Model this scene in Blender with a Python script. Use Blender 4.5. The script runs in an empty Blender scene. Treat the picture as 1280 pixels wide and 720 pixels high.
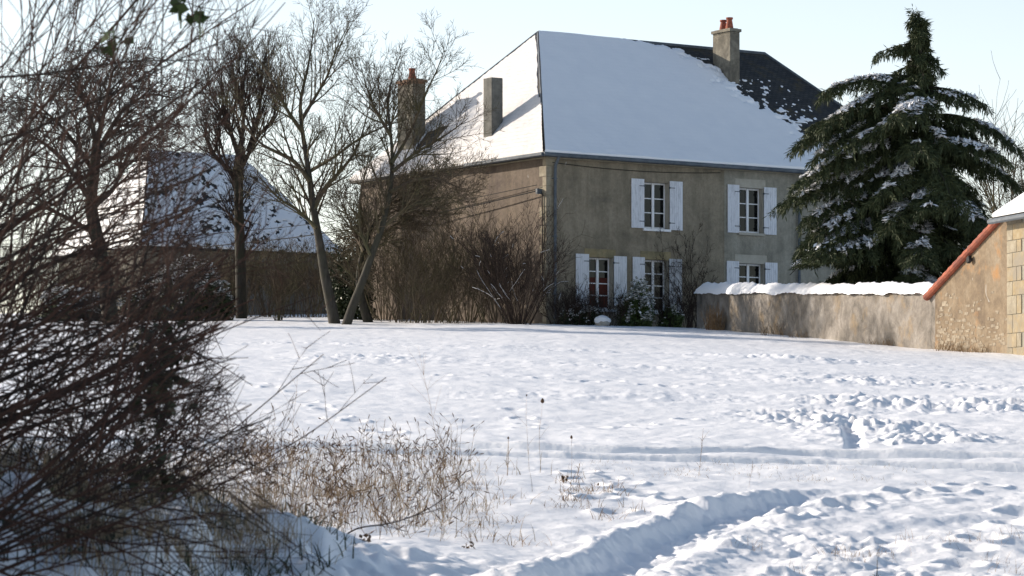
import bpy, math, random
import numpy as np
from mathutils import Vector
random.seed(7)
RNG = np.random.default_rng(11)
F = 3900.0; CX = 640.0; HY = 580.0
scene = bpy.context.scene
col = scene.collection
R = math.radians

# ------------------------------------------------------------------ noise
_T = np.random.default_rng(3).random((256, 256))
def vnoise(x, y, seed=0):
    x = np.asarray(x, float) + seed*17.31; y = np.asarray(y, float) + seed*9.17
    xi = np.floor(x).astype(int); yi = np.floor(y).astype(int)
    fx = x-xi; fy = y-yi
    fx = fx*fx*(3-2*fx); fy = fy*fy*(3-2*fy)
    a = _T[xi & 255, yi & 255]; b = _T[(xi+1) & 255, yi & 255]
    c = _T[xi & 255, (yi+1) & 255]; d = _T[(xi+1) & 255, (yi+1) & 255]
    return (a*(1-fx)+b*fx)*(1-fy)+(c*(1-fx)+d*fx)*fy - 0.5
def fbm(x, y, o=4, seed=0):
    s = 0; a = 1.0
    for k in range(o):
        s = s + a*vnoise(x*2**k, y*2**k, seed+k*3); a *= .5
    return s
def sst(a, b, x):
    t = np.clip((x-a)/(b-a), 0, 1); return t*t*(3-2*t)

# ------------------------------------------------------------------ materials
def nodes(name):
    m = bpy.data.materials.new(name); m.use_nodes = True
    nt = m.node_tree; b = nt.nodes['Principled BSDF']
    b.inputs['Specular IOR Level'].default_value = .25
    return m, nt, b
def tex(nt, scale, detail=5, rough=.6, coord='Object', stretch=(1, 1, 1), dist=0):
    tc = nt.nodes.new('ShaderNodeTexCoord'); mp = nt.nodes.new('ShaderNodeMapping')
    mp.inputs['Scale'].default_value = stretch
    n = nt.nodes.new('ShaderNodeTexNoise'); n.inputs['Scale'].default_value = scale
    n.inputs['Detail'].default_value = detail; n.inputs['Roughness'].default_value = rough
    n.inputs['Distortion'].default_value = dist
    nt.links.new(tc.outputs[coord], mp.inputs['Vector']); nt.links.new(mp.outputs[0], n.inputs['Vector'])
    return n.outputs['Fac']
def ramp(nt, fac, stops):
    r = nt.nodes.new('ShaderNodeValToRGB')
    while len(r.color_ramp.elements) < len(stops): r.color_ramp.elements.new(.5)
    for e, (p, c) in zip(r.color_ramp.elements, stops):
        e.position = p; e.color = (*c, 1) if len(c) == 3 else c
    nt.links.new(fac, r.inputs[0]); return r.outputs[0]
def mixc(nt, fac, a, b, mode='MIX'):
    m = nt.nodes.new('ShaderNodeMix'); m.data_type = 'RGBA'; m.blend_type = mode
    if isinstance(fac, float): m.inputs[0].default_value = fac
    else: nt.links.new(fac, m.inputs[0])
    for v, i in ((a, 6), (b, 7)):
        if isinstance(v, tuple): m.inputs[i].default_value = (*v, 1)
        else: nt.links.new(v, m.inputs[i])
    return m.outputs[2]
def bump(nt, b, h, strength=.5, dist=.02):
    n = nt.nodes.new('ShaderNodeBump'); n.inputs['Strength'].default_value = strength
    n.inputs['Distance'].default_value = dist
    nt.links.new(h, n.inputs['Height']); nt.links.new(n.outputs[0], b.inputs['Normal'])
def mottled(name, c1, c2, scale=3, rough=.9, bs=.4, bd=.02, bscale=None, stretch=(1, 1, 1), c3=None, s3=.7, lo=.35, hi=.65):
    m, nt, b = nodes(name)
    c = ramp(nt, tex(nt, scale, 6, .65, stretch=stretch), [(lo, c1), (hi, c2)])
    if c3: c = mixc(nt, ramp(nt, tex(nt, s3, 7, .7, stretch=stretch, dist=.4), [(.45, (0, 0, 0)), (.62, (1, 1, 1))]), c, c3)
    nt.links.new(c, b.inputs['Base Color']); b.inputs['Roughness'].default_value = rough
    bump(nt, b, tex(nt, bscale or scale*6, 6, .7), bs, bd)
    return m
M = {}
def mk_snow(name, bsc=9, bd=.012, dirt=False):
    m, nt, b = nodes(name)
    c = ramp(nt, tex(nt, 1.3, 6, .6), [(.3, (.86, .865, .88)), (.7, (.91, .91, .915))])
    nt.links.new(c, b.inputs['Base Color']); b.inputs['Roughness'].default_value = .55
    b.inputs['Specular IOR Level'].default_value = .3
    bump(nt, b, tex(nt, bsc, 8, .7), .6, bd)
    return m
M['snow_ground'] = mk_snow('ground snow', 14, .02)
M['snow'] = mk_snow('settled snow', 6, .012)
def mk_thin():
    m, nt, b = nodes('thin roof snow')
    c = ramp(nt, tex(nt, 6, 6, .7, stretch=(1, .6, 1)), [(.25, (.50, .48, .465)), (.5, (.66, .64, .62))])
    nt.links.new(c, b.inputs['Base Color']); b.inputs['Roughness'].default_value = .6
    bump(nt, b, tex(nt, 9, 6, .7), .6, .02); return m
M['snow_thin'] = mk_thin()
def mk_render(name, base, dark, light, ochre=None, sk=.55, sc=.75):
    m, nt, b = nodes(name)
    c = ramp(nt, tex(nt, sc, 8, .68, dist=.5), [(.3, dark), (.5, base), (.72, light)])
    c = mixc(nt, ramp(nt, tex(nt, 9, 6, .75), [(.35, (.72, .72, .72)), (.6, (1.08, 1.08, 1.08))]), (0., 0., 0.), c, 'MIX') if False else c
    fine = ramp(nt, tex(nt, 7, 8, .8), [(.3, (.66, .66, .66)), (.62, (1, 1, 1))])
    c = mixc(nt, 1.0, c, fine, 'MULTIPLY')
    streak = ramp(nt, tex(nt, 1.4, 6, .7, stretch=(1.6, 1.6, .16)), [(.36, (.55, .55, .54)), (.58, (1, 1, 1))])
    c = mixc(nt, sk, c, streak, 'MULTIPLY')
    if ochre:
        c = mixc(nt, ramp(nt, tex(nt, .9, 5, .7), [(.55, (0, 0, 0)), (.68, (.8, .8, .8))]), c, ochre)
    # pale spalled patches
    c = mixc(nt, ramp(nt, tex(nt, 2.3, 3, .5, dist=1), [(.73, (0, 0, 0)), (.755, (.6, .6, .6))]), c, (.42, .41, .38))
    nt.links.new(c, b.inputs['Base Color']); b.inputs['Roughness'].default_value = .95
    bump(nt, b, tex(nt, 14, 8, .75), .7, .025)
    return m
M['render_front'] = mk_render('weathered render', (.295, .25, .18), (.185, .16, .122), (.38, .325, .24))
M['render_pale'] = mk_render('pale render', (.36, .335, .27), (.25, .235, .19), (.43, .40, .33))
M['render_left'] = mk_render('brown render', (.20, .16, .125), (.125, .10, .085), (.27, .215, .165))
M['render_wall'] = mk_render('garden wall render', (.26, .23, .195), (.11, .10, .085), (.42, .385, .34), (.27, .20, .12), .3, 1.3)
M['render_barn'] = mk_render('barn render', (.19, .175, .15), (.12, .11, .095), (.27, .25, .21))
M['gable'] = mk_render('ochre gable render', (.25, .19, .125), (.14, .105, .075), (.34, .28, .20), (.36, .19, .075), .2, 1.1)
M['quoin'] = mottled('yellow limestone', (.27, .20, .105), (.35, .29, .19), 4, c3=(.25, .22, .17), s3=1.3)
M['quoin_grey'] = mottled('weathered limestone', (.27, .23, .16), (.36, .32, .24), 4, c3=(.22, .19, .14), s3=1.3)
M['lintel'] = mottled('ochre stone', (.27, .21, .11), (.34, .28, .16), 3, c3=(.2, .17, .1), s3=2)
M['rubble'] = mottled('rubble stone', (.17, .135, .095), (.34, .29, .215), 5)
M['lintel_pale'] = mottled('pale stone', (.36, .33, .27), (.44, .41, .34), 3)
M['chimney'] = mottled('lichened chimney render', (.15, .135, .105), (.27, .245, .19), 2.2, bs=.7, c3=(.11, .10, .08), s3=1.6)
M['chimney_g'] = mottled('grey chimney render', (.11, .11, .10), (.19, .185, .165), 2.5, bs=.6, c3=(.09, .09, .08), s3=1.6)
M['brick'] = mottled('orange brick', (.16, .10, .065), (.24, .14, .09), 8)
M['terracotta'] = mottled('terracotta', (.26, .075, .045), (.40, .125, .07), 7, rough=.8, c3=(.20,.07,.05), s3=2)
def mk_paint(name, c, dirt):
    m, nt, b = nodes(name)
    k = ramp(nt, tex(nt, 5, 7, .75, stretch=(2, 2, .5)), [(.3, dirt), (.52, c)])
    nt.links.new(k, b.inputs['Base Color']); b.inputs['Roughness'].default_value = .55
    bump(nt, b, tex(nt, 30, 4, .6, stretch=(4, 4, .3)), .3, .004); return m
M['shutter'] = mk_paint('white shutter paint', (.70, .71, .74), (.45, .46, .48))
M['shutter_worn'] = mk_paint('worn shutter paint', (.52, .53, .55), (.26, .26, .26))
M['frame'] = mk_paint('white frame paint', (.82, .82, .82), (.66, .66, .65))
def mk_glass():
    m, nt, b = nodes('window glass')
    c = ramp(nt, tex(nt, 2.2, 4, .6), [(.4, (.004, .005, .006)), (.7, (.014, .014, .014))])
    nt.links.new(c, b.inputs['Base Color'])
    b.inputs['Roughness'].default_value = .06; b.inputs['Specular IOR Level'].default_value = .22
    bump(nt, b, tex(nt, 2, 2, .5), .15, .01); return m
M['glass'] = mk_glass()
M['curtain'] = mottled('dark red curtain', (.05, .014, .01), (.13, .035, .022), 5, stretch=(5, 5, .5))
M['zinc'] = mottled('weathered zinc', (.07, .085, .10), (.13, .15, .17), 3, rough=.55, bs=.1)
M['cornice'] = mottled('cornice stone', (.26, .23, .16), (.36, .32, .23), 3)
M['cable'] = mottled('black cable', (.02, .02, .02), (.04, .04, .04), 5)
def mk_slate():
    m, nt, b = nodes('dark roof slate')
    tc = nt.nodes.new('ShaderNodeTexCoord'); br = nt.nodes.new('ShaderNodeTexBrick')
    nt.links.new(tc.outputs['UV'], br.inputs['Vector'])
    br.inputs['Scale'].default_value = 1; br.inputs['Brick Width'].default_value = .22; br.inputs['Row Height'].default_value = .14
    br.inputs['Mortar Size'].default_value = .012; br.inputs['Color1'].default_value = (.030, .032, .034, 1)
    br.inputs['Color2'].default_value = (.055, .055, .052, 1); br.inputs['Mortar'].default_value = (.012, .012, .012, 1)
    moss = ramp(nt, tex(nt, 1.6, 8, .75), [(.52, (0, 0, 0)), (.66, (.8, .8, .8))])
    c = mixc(nt, moss, br.outputs['Color'], (.085, .065, .028))
    nt.links.new(c, b.inputs['Base Color']); b.inputs['Roughness'].default_value = .75
    bump(nt, b, br.outputs['Fac'], .8, .02)
    return m
M['slate'] = mk_slate()
def mk_bark(name, a, c, moss=None):
    m, nt, b = nodes(name)
    k = ramp(nt, tex(nt, 9, 6, .7, stretch=(1, 1, .3)), [(.35, a), (.65, c)])
    if moss: k = mixc(nt, ramp(nt, tex(nt, .9, 4, .7), [(.42, (0, 0, 0)), (.6, (.75, .75, .75))]), k, moss)
    nt.links.new(k, b.inputs['Base Color']); b.inputs['Roughness'].default_value = .9
    bump(nt, b, tex(nt, 25, 5, .7, stretch=(1, 1, .3)), .6, .02); return m
M['bark'] = mk_bark('mossy grey bark', (.027, .024, .021), (.07, .063, .052), (.05, .048, .032))
M['bark_dark'] = mk_bark('dark bark', (.02, .017, .014), (.05, .042, .034), (.035, .036, .02))
M['twig'] = mk_bark('brown twigs', (.055, .04, .03), (.12, .09, .062), (.09, .085, .04))
M['twig_red'] = mk_bark('red brown stems', (.038, .019, .013), (.095, .046, .03))
M['twig_dark'] = mk_bark('dark thorn stems', (.025, .018, .014), (.06, .04, .03))
M['dry'] = mottled('dry weed straw', (.16, .095, .05), (.36, .24, .13), 6)
M['straw'] = mottled('dead grass', (.26, .19, .11), (.42, .33, .22), 4)
M['seed'] = mottled('seed heads', (.05, .028, .018), (.12, .07, .04), 12)
def mk_leaf(name, a, c, rough=.5):
    m, nt, b = nodes(name)
    k = ramp(nt, tex(nt, 3, 5, .7), [(.32, a), (.68, c)])
    nt.links.new(k, b.inputs['Base Color']); b.inputs['Roughness'].default_value = rough
    return m
M['needle'] = mk_leaf('cedar needles', (.02, .032, .014), (.075, .088, .035), .7)
M['leaf_dark'] = mk_leaf('evergreen leaves', (.015, .026, .012), (.05, .06, .025))
M['leaf_ivy'] = mk_leaf('ivy leaves', (.03, .055, .015), (.09, .12, .035))
M['stone'] = mottled('pale stone', (.3, .28, .24), (.45, .42, .37), 4)
M['wood'] = mottled('weathered post', (.2, .17, .13), (.4, .36, .3), 6)

# ------------------------------------------------------------------ object helpers
def link_obj(name, me, mat, parent=None, loc=None):
    o = bpy.data.objects.new(name, me); col.objects.link(o)
    if mat is not None and not me.materials: me.materials.append(mat)
    if parent: o.parent = parent
    if loc is not None: o.location = loc
    return o
def tag(o, label=None, cat=None, group=None, kind=None):
    if label: o['label'] = label
    if cat: o['category'] = cat
    if group: o['group'] = group
    if kind: o['kind'] = kind
    return o
def empty(name, loc, rz=0):
    o = bpy.data.objects.new(name, None); col.objects.link(o)
    o.location = loc; o.rotation_euler = (0, 0, rz); o.empty_display_size = .3
    return o
def copy_tree(o, parent=None):
    c = o.copy(); col.objects.link(c); c.parent = parent
    for ch in list(o.children): copy_tree(ch, c)
    return c

class MB:
    """numpy mesh collector"""
    def __init__(s): s.v = []; s.f3 = []; s.f4 = []; s.n = 0; s.uv = None
    def addv(s, v):
        v = np.asarray(v, float).reshape(-1, 3); k = s.n; s.v.append(v); s.n += len(v); return k
    def quad(s, a, b, c, d):
        k = s.addv([a, b, c, d]); s.f4.append(np.array([[k, k+1, k+2, k+3]]))
    def tri(s, a, b, c):
        k = s.addv([a, b, c]); s.f3.append(np.array([[k, k+1, k+2]]))
    def box(s, x0, x1, y0, y1, z0, z1):
        k = s.addv([(x, y, z) for z in (z0, z1) for y in (y0, y1) for x in (x0, x1)])
        s.f4.append(k+np.array([[0, 2, 3, 1], [4, 5, 7, 6], [0, 1, 5, 4], [2, 6, 7, 3], [0, 4, 6, 2], [1, 3, 7, 5]]))
    def hexa(s, p):
        k = s.addv(p)
        s.f4.append(k+np.array([[0, 3, 2, 1], [4, 5, 6, 7], [0, 1, 5, 4], [1, 2, 6, 5], [2, 3, 7, 6], [3, 0, 4, 7]]))
    def tube(s, pts, rad, n=4, cap=False):
        P = np.asarray(pts, float); r = np.asarray(rad, float)
        T = np.gradient(P, axis=0); T /= np.linalg.norm(T, axis=1)[:, None]+1e-9
        ref = np.array([0.31, .17, 1.0]) if abs(T[0, 2]) < .8 else np.array([1.0, .2, .1])
        A = np.cross(T, ref); A /= np.linalg.norm(A, axis=1)[:, None]+1e-9
        B = np.cross(T, A)
        an = np.arange(n)*2*math.pi/n
        V = P[:, None, :]+r[:, None, None]*(np.cos(an)[None, :, None]*A[:, None, :]+np.sin(an)[None, :, None]*B[:, None, :])
        k = s.addv(V.reshape(-1, 3)); m = len(P)
        i = np.arange(m-1)[:, None]; j = np.arange(n)[None, :]; j2 = (j+1) % n
        f = np.stack([i*n+j+0*i, i*n+j2, (i+1)*n+j2, (i+1)*n+j+0*i], -1).reshape(-1, 4)
        s.f4.append(k+f)
        if cap and n >= 3:
            for e, q in ((0, P[0]), (m-1, P[-1])):
                c = s.addv([q]); jj = np.arange(n)
                s.f3.append(np.stack([np.full(n, c), k+e*n+jj, k+e*n+(jj+1) % n], -1))
    def lathe(s, prof, n=12, cx=0, cy=0):
        prof = np.asarray(prof, float); an = np.arange(n)*2*math.pi/n
        V = np.stack([cx+prof[:, 0, None]*np.cos(an), cy+prof[:, 0, None]*np.sin(an), np.repeat(prof[:, 1, None], n, 1)], -1)
        k = s.addv(V); m = len(prof); i = np.arange(m-1)[:, None]; j = np.arange(n)[None, :]; j2 = (j+1) % n
        s.f4.append(k+np.stack([i*n+j, i*n+j2, (i+1)*n+j2, (i+1)*n+j], -1).reshape(-1, 4))
    def leaves(s, c, d, w, L, W):
        """rhomb leaves: centres c, direction d, width dir w, half lengths"""
        c = np.asarray(c); n = len(c); L = np.asarray(L).reshape(-1, 1); W = np.asarray(W).reshape(-1, 1)
        V = np.stack([c-d*L, c+w*W, c+d*L, c-w*W], 1)
        k = s.addv(V.reshape(-1, 3)); s.f4.append(k+np.arange(n*4).reshape(-1, 4))
    def build(s, name, mat, parent=None, smooth=False, bevel=0, loc=None):
        V = np.concatenate(s.v); me = bpy.data.meshes.new(name)
        f3 = np.concatenate(s.f3) if s.f3 else np.zeros((0, 3), int)
        f4 = np.concatenate(s.f4) if s.f4 else np.zeros((0, 4), int)
        me.vertices.add(len(V)); me.vertices.foreach_set('co', V.ravel())
        nl = len(f3)*3+len(f4)*4; me.loops.add(nl)
        me.loops.foreach_set('vertex_index', np.concatenate([f3.ravel(), f4.ravel()]).astype(np.int32))
        me.polygons.add(len(f3)+len(f4))
        st = np.concatenate([np.arange(len(f3))*3, len(f3)*3+np.arange(len(f4))*4]).astype(np.int32)
        me.polygons.foreach_set('loop_start', st)
        me.polygons.foreach_set('use_smooth', np.full(len(st), smooth, bool))
        me.update(calc_edges=True); me.validate()
        o = link_obj(name, me, mat, parent, loc)
        if bevel:
            b = o.modifiers.new('bevel', 'BEVEL'); b.width = bevel; b.segments = 2; b.limit_method = 'ANGLE'
        return o

def at(px, py, Y): return Vector(((px-CX)/F*Y, Y, (HY-py)/F*Y))

# ------------------------------------------------------------------ terrain
def seg_dist(X, Y, pts):
    """signed distance to a polyline (+ = right of travel), and arclength param"""
    best = np.full(np.shape(X), 1e9); sg = np.zeros(np.shape(X)); arc = np.zeros(np.shape(X)); acc = 0
    for (x0, y0), (x1, y1) in zip(pts[:-1], pts[1:]):
        dx, dy = x1-x0, y1-y0; L = math.hypot(dx, dy)
        t = np.clip(((X-x0)*dx+(Y-y0)*dy)/L**2, 0, 1)
        ex = X-(x0+t*dx); ey = Y-(y0+t*dy); d = np.hypot(ex, ey)
        s = np.where(dx*ey-dy*ex < 0, 1, -1)
        m = d < best; best = np.where(m, d, best); sg = np.where(m, s, sg); arc = np.where(m, acc+t*L, arc); acc += L
    return best*sg, arc, acc
def base_z(X, Y):
    X = np.asarray(X, float); Y = np.asarray(Y, float)
    yy = np.where(Y > 138, 138+np.minimum(Y-138, 400)*.02, Y)
    yy = np.where(Y < -10, -10, yy)
    z = -1.6+.06*yy
    z = z-.035*np.maximum(0, np.minimum(X, 60))*sst(30, 80, Y)
    return z
def gp(px, py):
    """ground point under a pixel on the mean slope"""
    Y = 6240.0/(py-346.0); return ((px-CX)/F*Y, Y)
RUT1 = [gp(-700, 541), gp(150, 551), gp(500, 557), (gp(760, 563)), gp(1000, 565), gp(1280, 570), gp(1900, 580)]
RUT2 = [gp(-700, 550), gp(150, 561), gp(500, 567), (gp(760, 572)), gp(1000, 576), gp(1280, 582), gp(1900, 592)]
BANKL = [gp(640, 785), gp(690, 735), gp(745, 698), gp(815, 666), gp(900, 638), gp(1000, 616), gp(1110, 608)]
BANKR = [gp(760, 775), gp(830, 730), gp(950, 695), gp(1060, 668), gp(1180, 648), gp(1330, 636)]
BANK3 = [gp(560, 800), gp(760, 738), gp(880, 700), gp(1000, 668), gp(1100, 640)]
FAR1 = [gp(420, 446), gp(700, 457), gp(900, 462), gp(1150, 474), gp(1400, 486)]
FAR2 = [gp(560, 492), gp(800, 492), gp(1000, 495), gp(1150, 500), gp(1400, 512)]
FAR3 = [gp(300, 428), gp(560, 432), gp(900, 438), gp(1280, 452), gp(1500, 458)]
FAR4 = [gp(985, 508), gp(1060, 522), gp(1120, 538), gp(1190, 556)]
DIT = [gp(1056, 526), gp(1066, 545), gp(1070, 560)]
STEPS = []
_r = random.Random(5)
for (a, b, n) in (((640, 508), (760, 640), 16), ((760, 600), (880, 650), 7), ((980, 650), (1240, 600), 12), ((560, 470), (900, 480), 12),
                  ((700, 545), (860, 520), 7), ((330, 480), (480, 540), 10), ((1200, 700), (1270, 640), 6)):
    for k in range(n):
        t = k/(n-1); STEPS.append(gp(a[0]+(b[0]-a[0])*t+_r.uniform(-9, 9), a[1]+(b[1]-a[1])*t+_r.uniform(-3, 3)))
def terrain(X, Y, detail=True):
    z = base_z(X, Y)
    # bank under the foreground hedgerow
    dX = (X+2.5)/2.0; dY = (Y-12.6)/4.2
    rr = np.sqrt(np.maximum((np.maximum(dX, 0))**2+dY**2*(1), 0))
    bank = .80*np.exp(-rr**2*1.0)*sst(-9, -6, X)
    z = z+bank
    if not detail: return z
    near = 1-sst(60, 110, Y)
    z = z+.09*fbm(X*.16, Y*.16, 3, 1)+.028*fbm(X*.9, Y*.55, 4, 5)
    z = z+.02*(np.abs(fbm(X*1.7, Y*1.2, 3, 8)))+.016*fbm(X*3.1, Y*1.6, 3, 9)+.02*np.maximum(fbm(X*1.1, Y*2.2, 4, 14), -.05)*sst(-.1, .25, fbm(X*.2, Y*.3, 2, 15))
    z = z+.010*fbm(X*5, Y*4, 3, 12)*near
    # bank lumps
    bm = np.clip(bank/.4, 0, 1)
    z = z+bm*(.17*np.maximum(fbm(X*2.6, Y*2.0, 2, 21), -.1)+.17*np.maximum(fbm(X*5.5, Y*4.4, 2, 25), -.12)+.05*fbm(X*11, Y*9, 2, 27))
    def churn(pts, w, amp, fr=6):
        d, a, L = seg_dist(X, Y, pts)
        m = np.exp(-(d/w)**2)*np.where((a <= 0) | (a >= L), .0, 1)
        m = m*(.45+1.0*sst(-.12, .3, fbm(X*.3, Y*.16, 2, 33)))
        return m*amp*(np.maximum(fbm(X*fr, Y*fr, 3, 31), -.12)*1.9)
    for P_, w, dep in ((RUT1, .10, .065), (RUT2, .115, .075)):
        d, a, L = seg_dist(X, Y, P_)
        wob = .025*vnoise(a*1.2, a*0+3, 4)
        dw = d+wob; fade = 1.05+.4*vnoise(a*.35, a*0, 6)
        z = z-fade*dep*.65*(np.tanh((dw+.11)/.022)-np.tanh((dw-.12)/.05))+fade*.035*np.exp(-((dw+.17)/.05)**2)
    d, a, L = seg_dist(X, Y, BANKL)
    ends = sst(0, .6, a)*sst(0, 2.2, L-a)
    dd = d+.10*fbm(a*1.3, a*0+1, 3, 41)
    z = z+ends*(.045*np.exp(-((dd+.13)/.12)**2)-.08*np.exp(-((dd-.2)/.22)**4)+.02*np.exp(-((dd+.05)/.25)**2)*fbm(X*9, Y*7, 2, 47)+.015*np.exp(-((dd-.62)/.16)**2))
    z = z+ends*np.exp(-((dd-.2)/.5)**2)*.06*np.abs(fbm(X*7, Y*5, 3, 44))
    for PP, k in ((BANKR, .2), (BANK3, .12)):
        d, a, L = seg_dist(X, Y, PP)
        ends = sst(0, .6, a)*sst(0, 1.2, L-a)
        dd = d+.12*fbm(a*1.3, a*0+1, 3, 51)
        z = z+k*ends*(.06*np.exp(-((dd+.16)/.15)**2)-.10*np.exp(-((dd-.2)/.22)**4))
    # churned snow between the tracks, lower right
    ddL, aL, _ = seg_dist(X, Y, BANKL); 
    reg = sst(.1, .7, ddL)*(1-sst(23.2, 25.3, Y))*sst(8, 12, Y)*(1-sst(9, 12, X))
    z = z+reg*(.055*np.maximum(fbm(X*1.9, Y*1.5, 4, 61), -.14)+(.3+.7*sst(-.1, .25, fbm(X*.9, Y*.6, 2, 69)))*(.07*np.maximum(fbm(X*6, Y*4.5, 3, 66), -.03)+.015*fbm(X*17, Y*13, 2, 67)))
    z = z+churn(FAR1, 1.8, .05, 4.2)+churn(FAR2, 1.6, .06, 4.6)+churn(FAR3, 2.6, .05, 3)+churn(FAR4, .9, .075, 5)
    d, a, L = seg_dist(X, Y, DIT); z = z-.07*np.exp(-(d/.085)**4)
    for (sx, sy) in STEPS:
        if 25.6 < sy < 32: continue
        m = (np.abs(X-sx) < .6) & (np.abs(Y-sy) < .6)
        if m.any():
            q = ((X[m]-sx)/.11)**2+((Y[m]-sy)/.15)**2
            z[m] += -.055*np.exp(-q**1.5)+.018*np.exp(-((np.sqrt(q)-1.5)/.35)**2)
    return z
def gz(x, y): return float(terrain(np.array([float(x)]), np.array([float(y)]), True)[0])
def ground(px, py, Y=None):
    """world point on the snow for a pixel column at distance Y"""
    if Y is None: x, Y = gp(px, py)
    x = (px-CX)/F*Y
    return Vector((x, Y, gz(x, Y)))

def make_ground():
    yp = np.concatenate([np.arange(386, 400, .9), np.arange(400, 470, .35), np.arange(470, 545, .55), np.arange(545, 600, .27), np.arange(600, 760, .55), np.arange(760, 1100, 4)])
    r = 6240.0/(yp-346.0)
    r = np.concatenate([[9000, 4000, 2000, 1200, 800, 600, 450, 350, 280, 240, 210, 190, 175], r, [7.5, 6.5, 5.5, 4.5, 3.5, 2.5, 1.5, .5]])[::-1]
    r = np.unique(r)
    tf = np.linspace(-.185, .185, 900)
    t = np.concatenate([np.linspace(-math.pi, -.6, 26)[:-1], np.linspace(-.6, -.185, 60)[:-1], tf, np.linspace(.185, .6, 60)[1:], np.linspace(.6, math.pi, 26)[1:]])
    Rr, Tt = np.meshgrid(r, t, indexing='ij')
    X = Rr*np.sin(Tt); Y = Rr*np.cos(Tt)
    Z = terrain(X, Y)
    V = np.stack([X, Y, Z], -1).reshape(-1, 3)
    m, n = X.shape
    i = np.arange(m-1)[:, None]; j = np.arange(n-1)[None, :]
    f = np.stack([i*n+j, (i+1)*n+j, (i+1)*n+j+1, i*n+j+1], -1).reshape(-1, 4)[:, ::-1]
    b = MB(); b.addv(V); b.f4.append(f)
    o = b.build('snow_field', M['snow_ground'], smooth=True)
    tag(o, kind='structure')
make_ground()

# ------------------------------------------------------------------ houses
ANG = R(34); CU, SU = math.cos(ANG), math.sin(ANG)
HX, HYY, HZ = 1.19, 108.0, 4.88
def fac(px, py):
    """front facade (local u, local z) of the farmhouse through a pixel"""
    k = (px-CX)/F
    u = (k*HYY-HX)/(CU-k*SU); Y = HYY+SU*u
    return u, (HY-py)/F*Y-HZ
def lface(px, py):
    k = (px-CX)/F
    v = (HX-k*HYY)/(SU+k*CU); Y = HYY+CU*v
    return v, (HY-py)/F*Y-HZ
EAVE = 5.97; RISE = 5.1; LU = 18.0; LV = 12.4; HIP = 3.9; HW = 6.2
def rface(px, py):
    """front roof slope (u,v) through a pixel"""
    kx = (px-CX)/F; kz = (HY-py)/F; s = RISE/HW
    # X=HX+CU u-SU v ; Y=HYY+SU u+CU v ; X=kx Y ; HZ+EAVE+s v = kz Y
    A = np.array([[CU-kx*SU, -SU-kx*CU], [kz*SU, kz*CU-s]])
    bb = np.array([kx*HYY-HX, HZ+EAVE-kz*HYY])
    u, v = np.linalg.solve(A, bb); return u, v

def wall_panel(b, u0, u1, z0, z1, holes, depth):
    """plane at y=0 facing -y with openings and their reveals"""
    us = sorted(set([u0, u1]+[h for q in holes for h in q[:2]])); zs = sorted(set([z0, z1]+[h for q in holes for h in q[2:]]))
    for a, c in zip(us[:-1], us[1:]):
        for d, e in zip(zs[:-1], zs[1:]):
            mu, mz = (a+c)/2, (d+e)/2
            if any(h[0] < mu < h[1] and h[2] < mz < h[3] for h in holes): continue
            b.quad((a, 0, d), (c, 0, d), (c, 0, e), (a, 0, e))
    for (a, c, d, e) in holes:
        b.quad((a, 0, d), (a, 0, e), (a, depth, e), (a, depth, d))
        b.quad((c, 0, d), (c, depth, d), (c, depth, e), (c, 0, e))
        b.quad((a, 0, e), (c, 0, e), (c, depth, e), (a, depth, e))
        b.quad((a, 0, d), (a, depth, d), (c, depth, d), (c, 0, d))

house = empty('farmhouse', (HX, HYY, HZ), ANG)
tag(house, 'large two storey farmhouse with brown grey render, white shutters and a snow covered hipped roof', 'farmhouse')

wins = [  # window px x0,x1, y top, y bottom (left edge, right edge), left shutter, right shutter, rows of panes
    dict(x=(804.8, 830.6), y=(227.2, 285.3), ls=(788.3, 804.6, 223, 284.5), rs=(836.3, 852.4, 226.4, 287.5), rows=3, lab='upper window left of the pair above the garden wall', lin=None),
    dict(x=(923.7, 948.0), y=(234.2, 290.5), ls=(908.7, 923.5, 230.5, 290.5), rs=(954, 969.8, 234, 293), rows=3, lab='upper window beside the cedar', lin='pale'),
    dict(x=(735.8, 760.5), y=(321.3, 386.0), ls=(718.9, 735.6, 317, 380), rs=(766.5, 782.7, 320, 382), rows=4, lab='ground floor window with dark red curtains', lin='ochre'),
    dict(x=(805.5, 830.6), y=(324.3, 389.0), ls=(790, 805.3, 321, 384), rs=(835.5, 851.7, 323.5, 389.5), rows=4, lab='ground floor window behind the snowy evergreen bush', lin='ochre'),
    dict(x=(923.3, 948.0), y=(329, 391.0), ls=(907.5, 923, 326, 386), rs=(955.6, 971, 328, 389), rows=4, lab='ground floor window half hidden by the garden wall', lin='pale'),
]
holes = []
for w in wins:
    ua, zt = fac(w['x'][0], w['y'][0]); ub, _ = fac(w['rs'][0]-.5, w['y'][0]); _, zb = fac(w['x'][0], w['y'][1])
    uu, zt2 = fac(w['x'][0], w['y'][0]); w['h'] = (ua, ub, zb, zt2); holes.append(w['h'])
USPLIT = fac(905.5, 250)[0]
DEP = .26
for u0, u1, mt, lab in ((0, USPLIT, 'render_front', None), (USPLIT, LU, 'render_pale', 'paler smoother render on the right part of the front')):
    b = MB(); wall_panel(b, u0, u1, -1.2, EAVE, [h for h in holes if u0 < h[0] < u1], DEP+.12)
    b.quad((u0, .45, -1.2), (u0, .45, EAVE), (u1, .45, EAVE), (u1, .45, -1.2))
    o = b.build('wall', M[mt], house)
    if lab: o['label'] = lab
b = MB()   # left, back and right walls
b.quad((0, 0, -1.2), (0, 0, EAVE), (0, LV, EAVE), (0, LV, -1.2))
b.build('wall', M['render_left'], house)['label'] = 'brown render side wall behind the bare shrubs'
b = MB()
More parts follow.
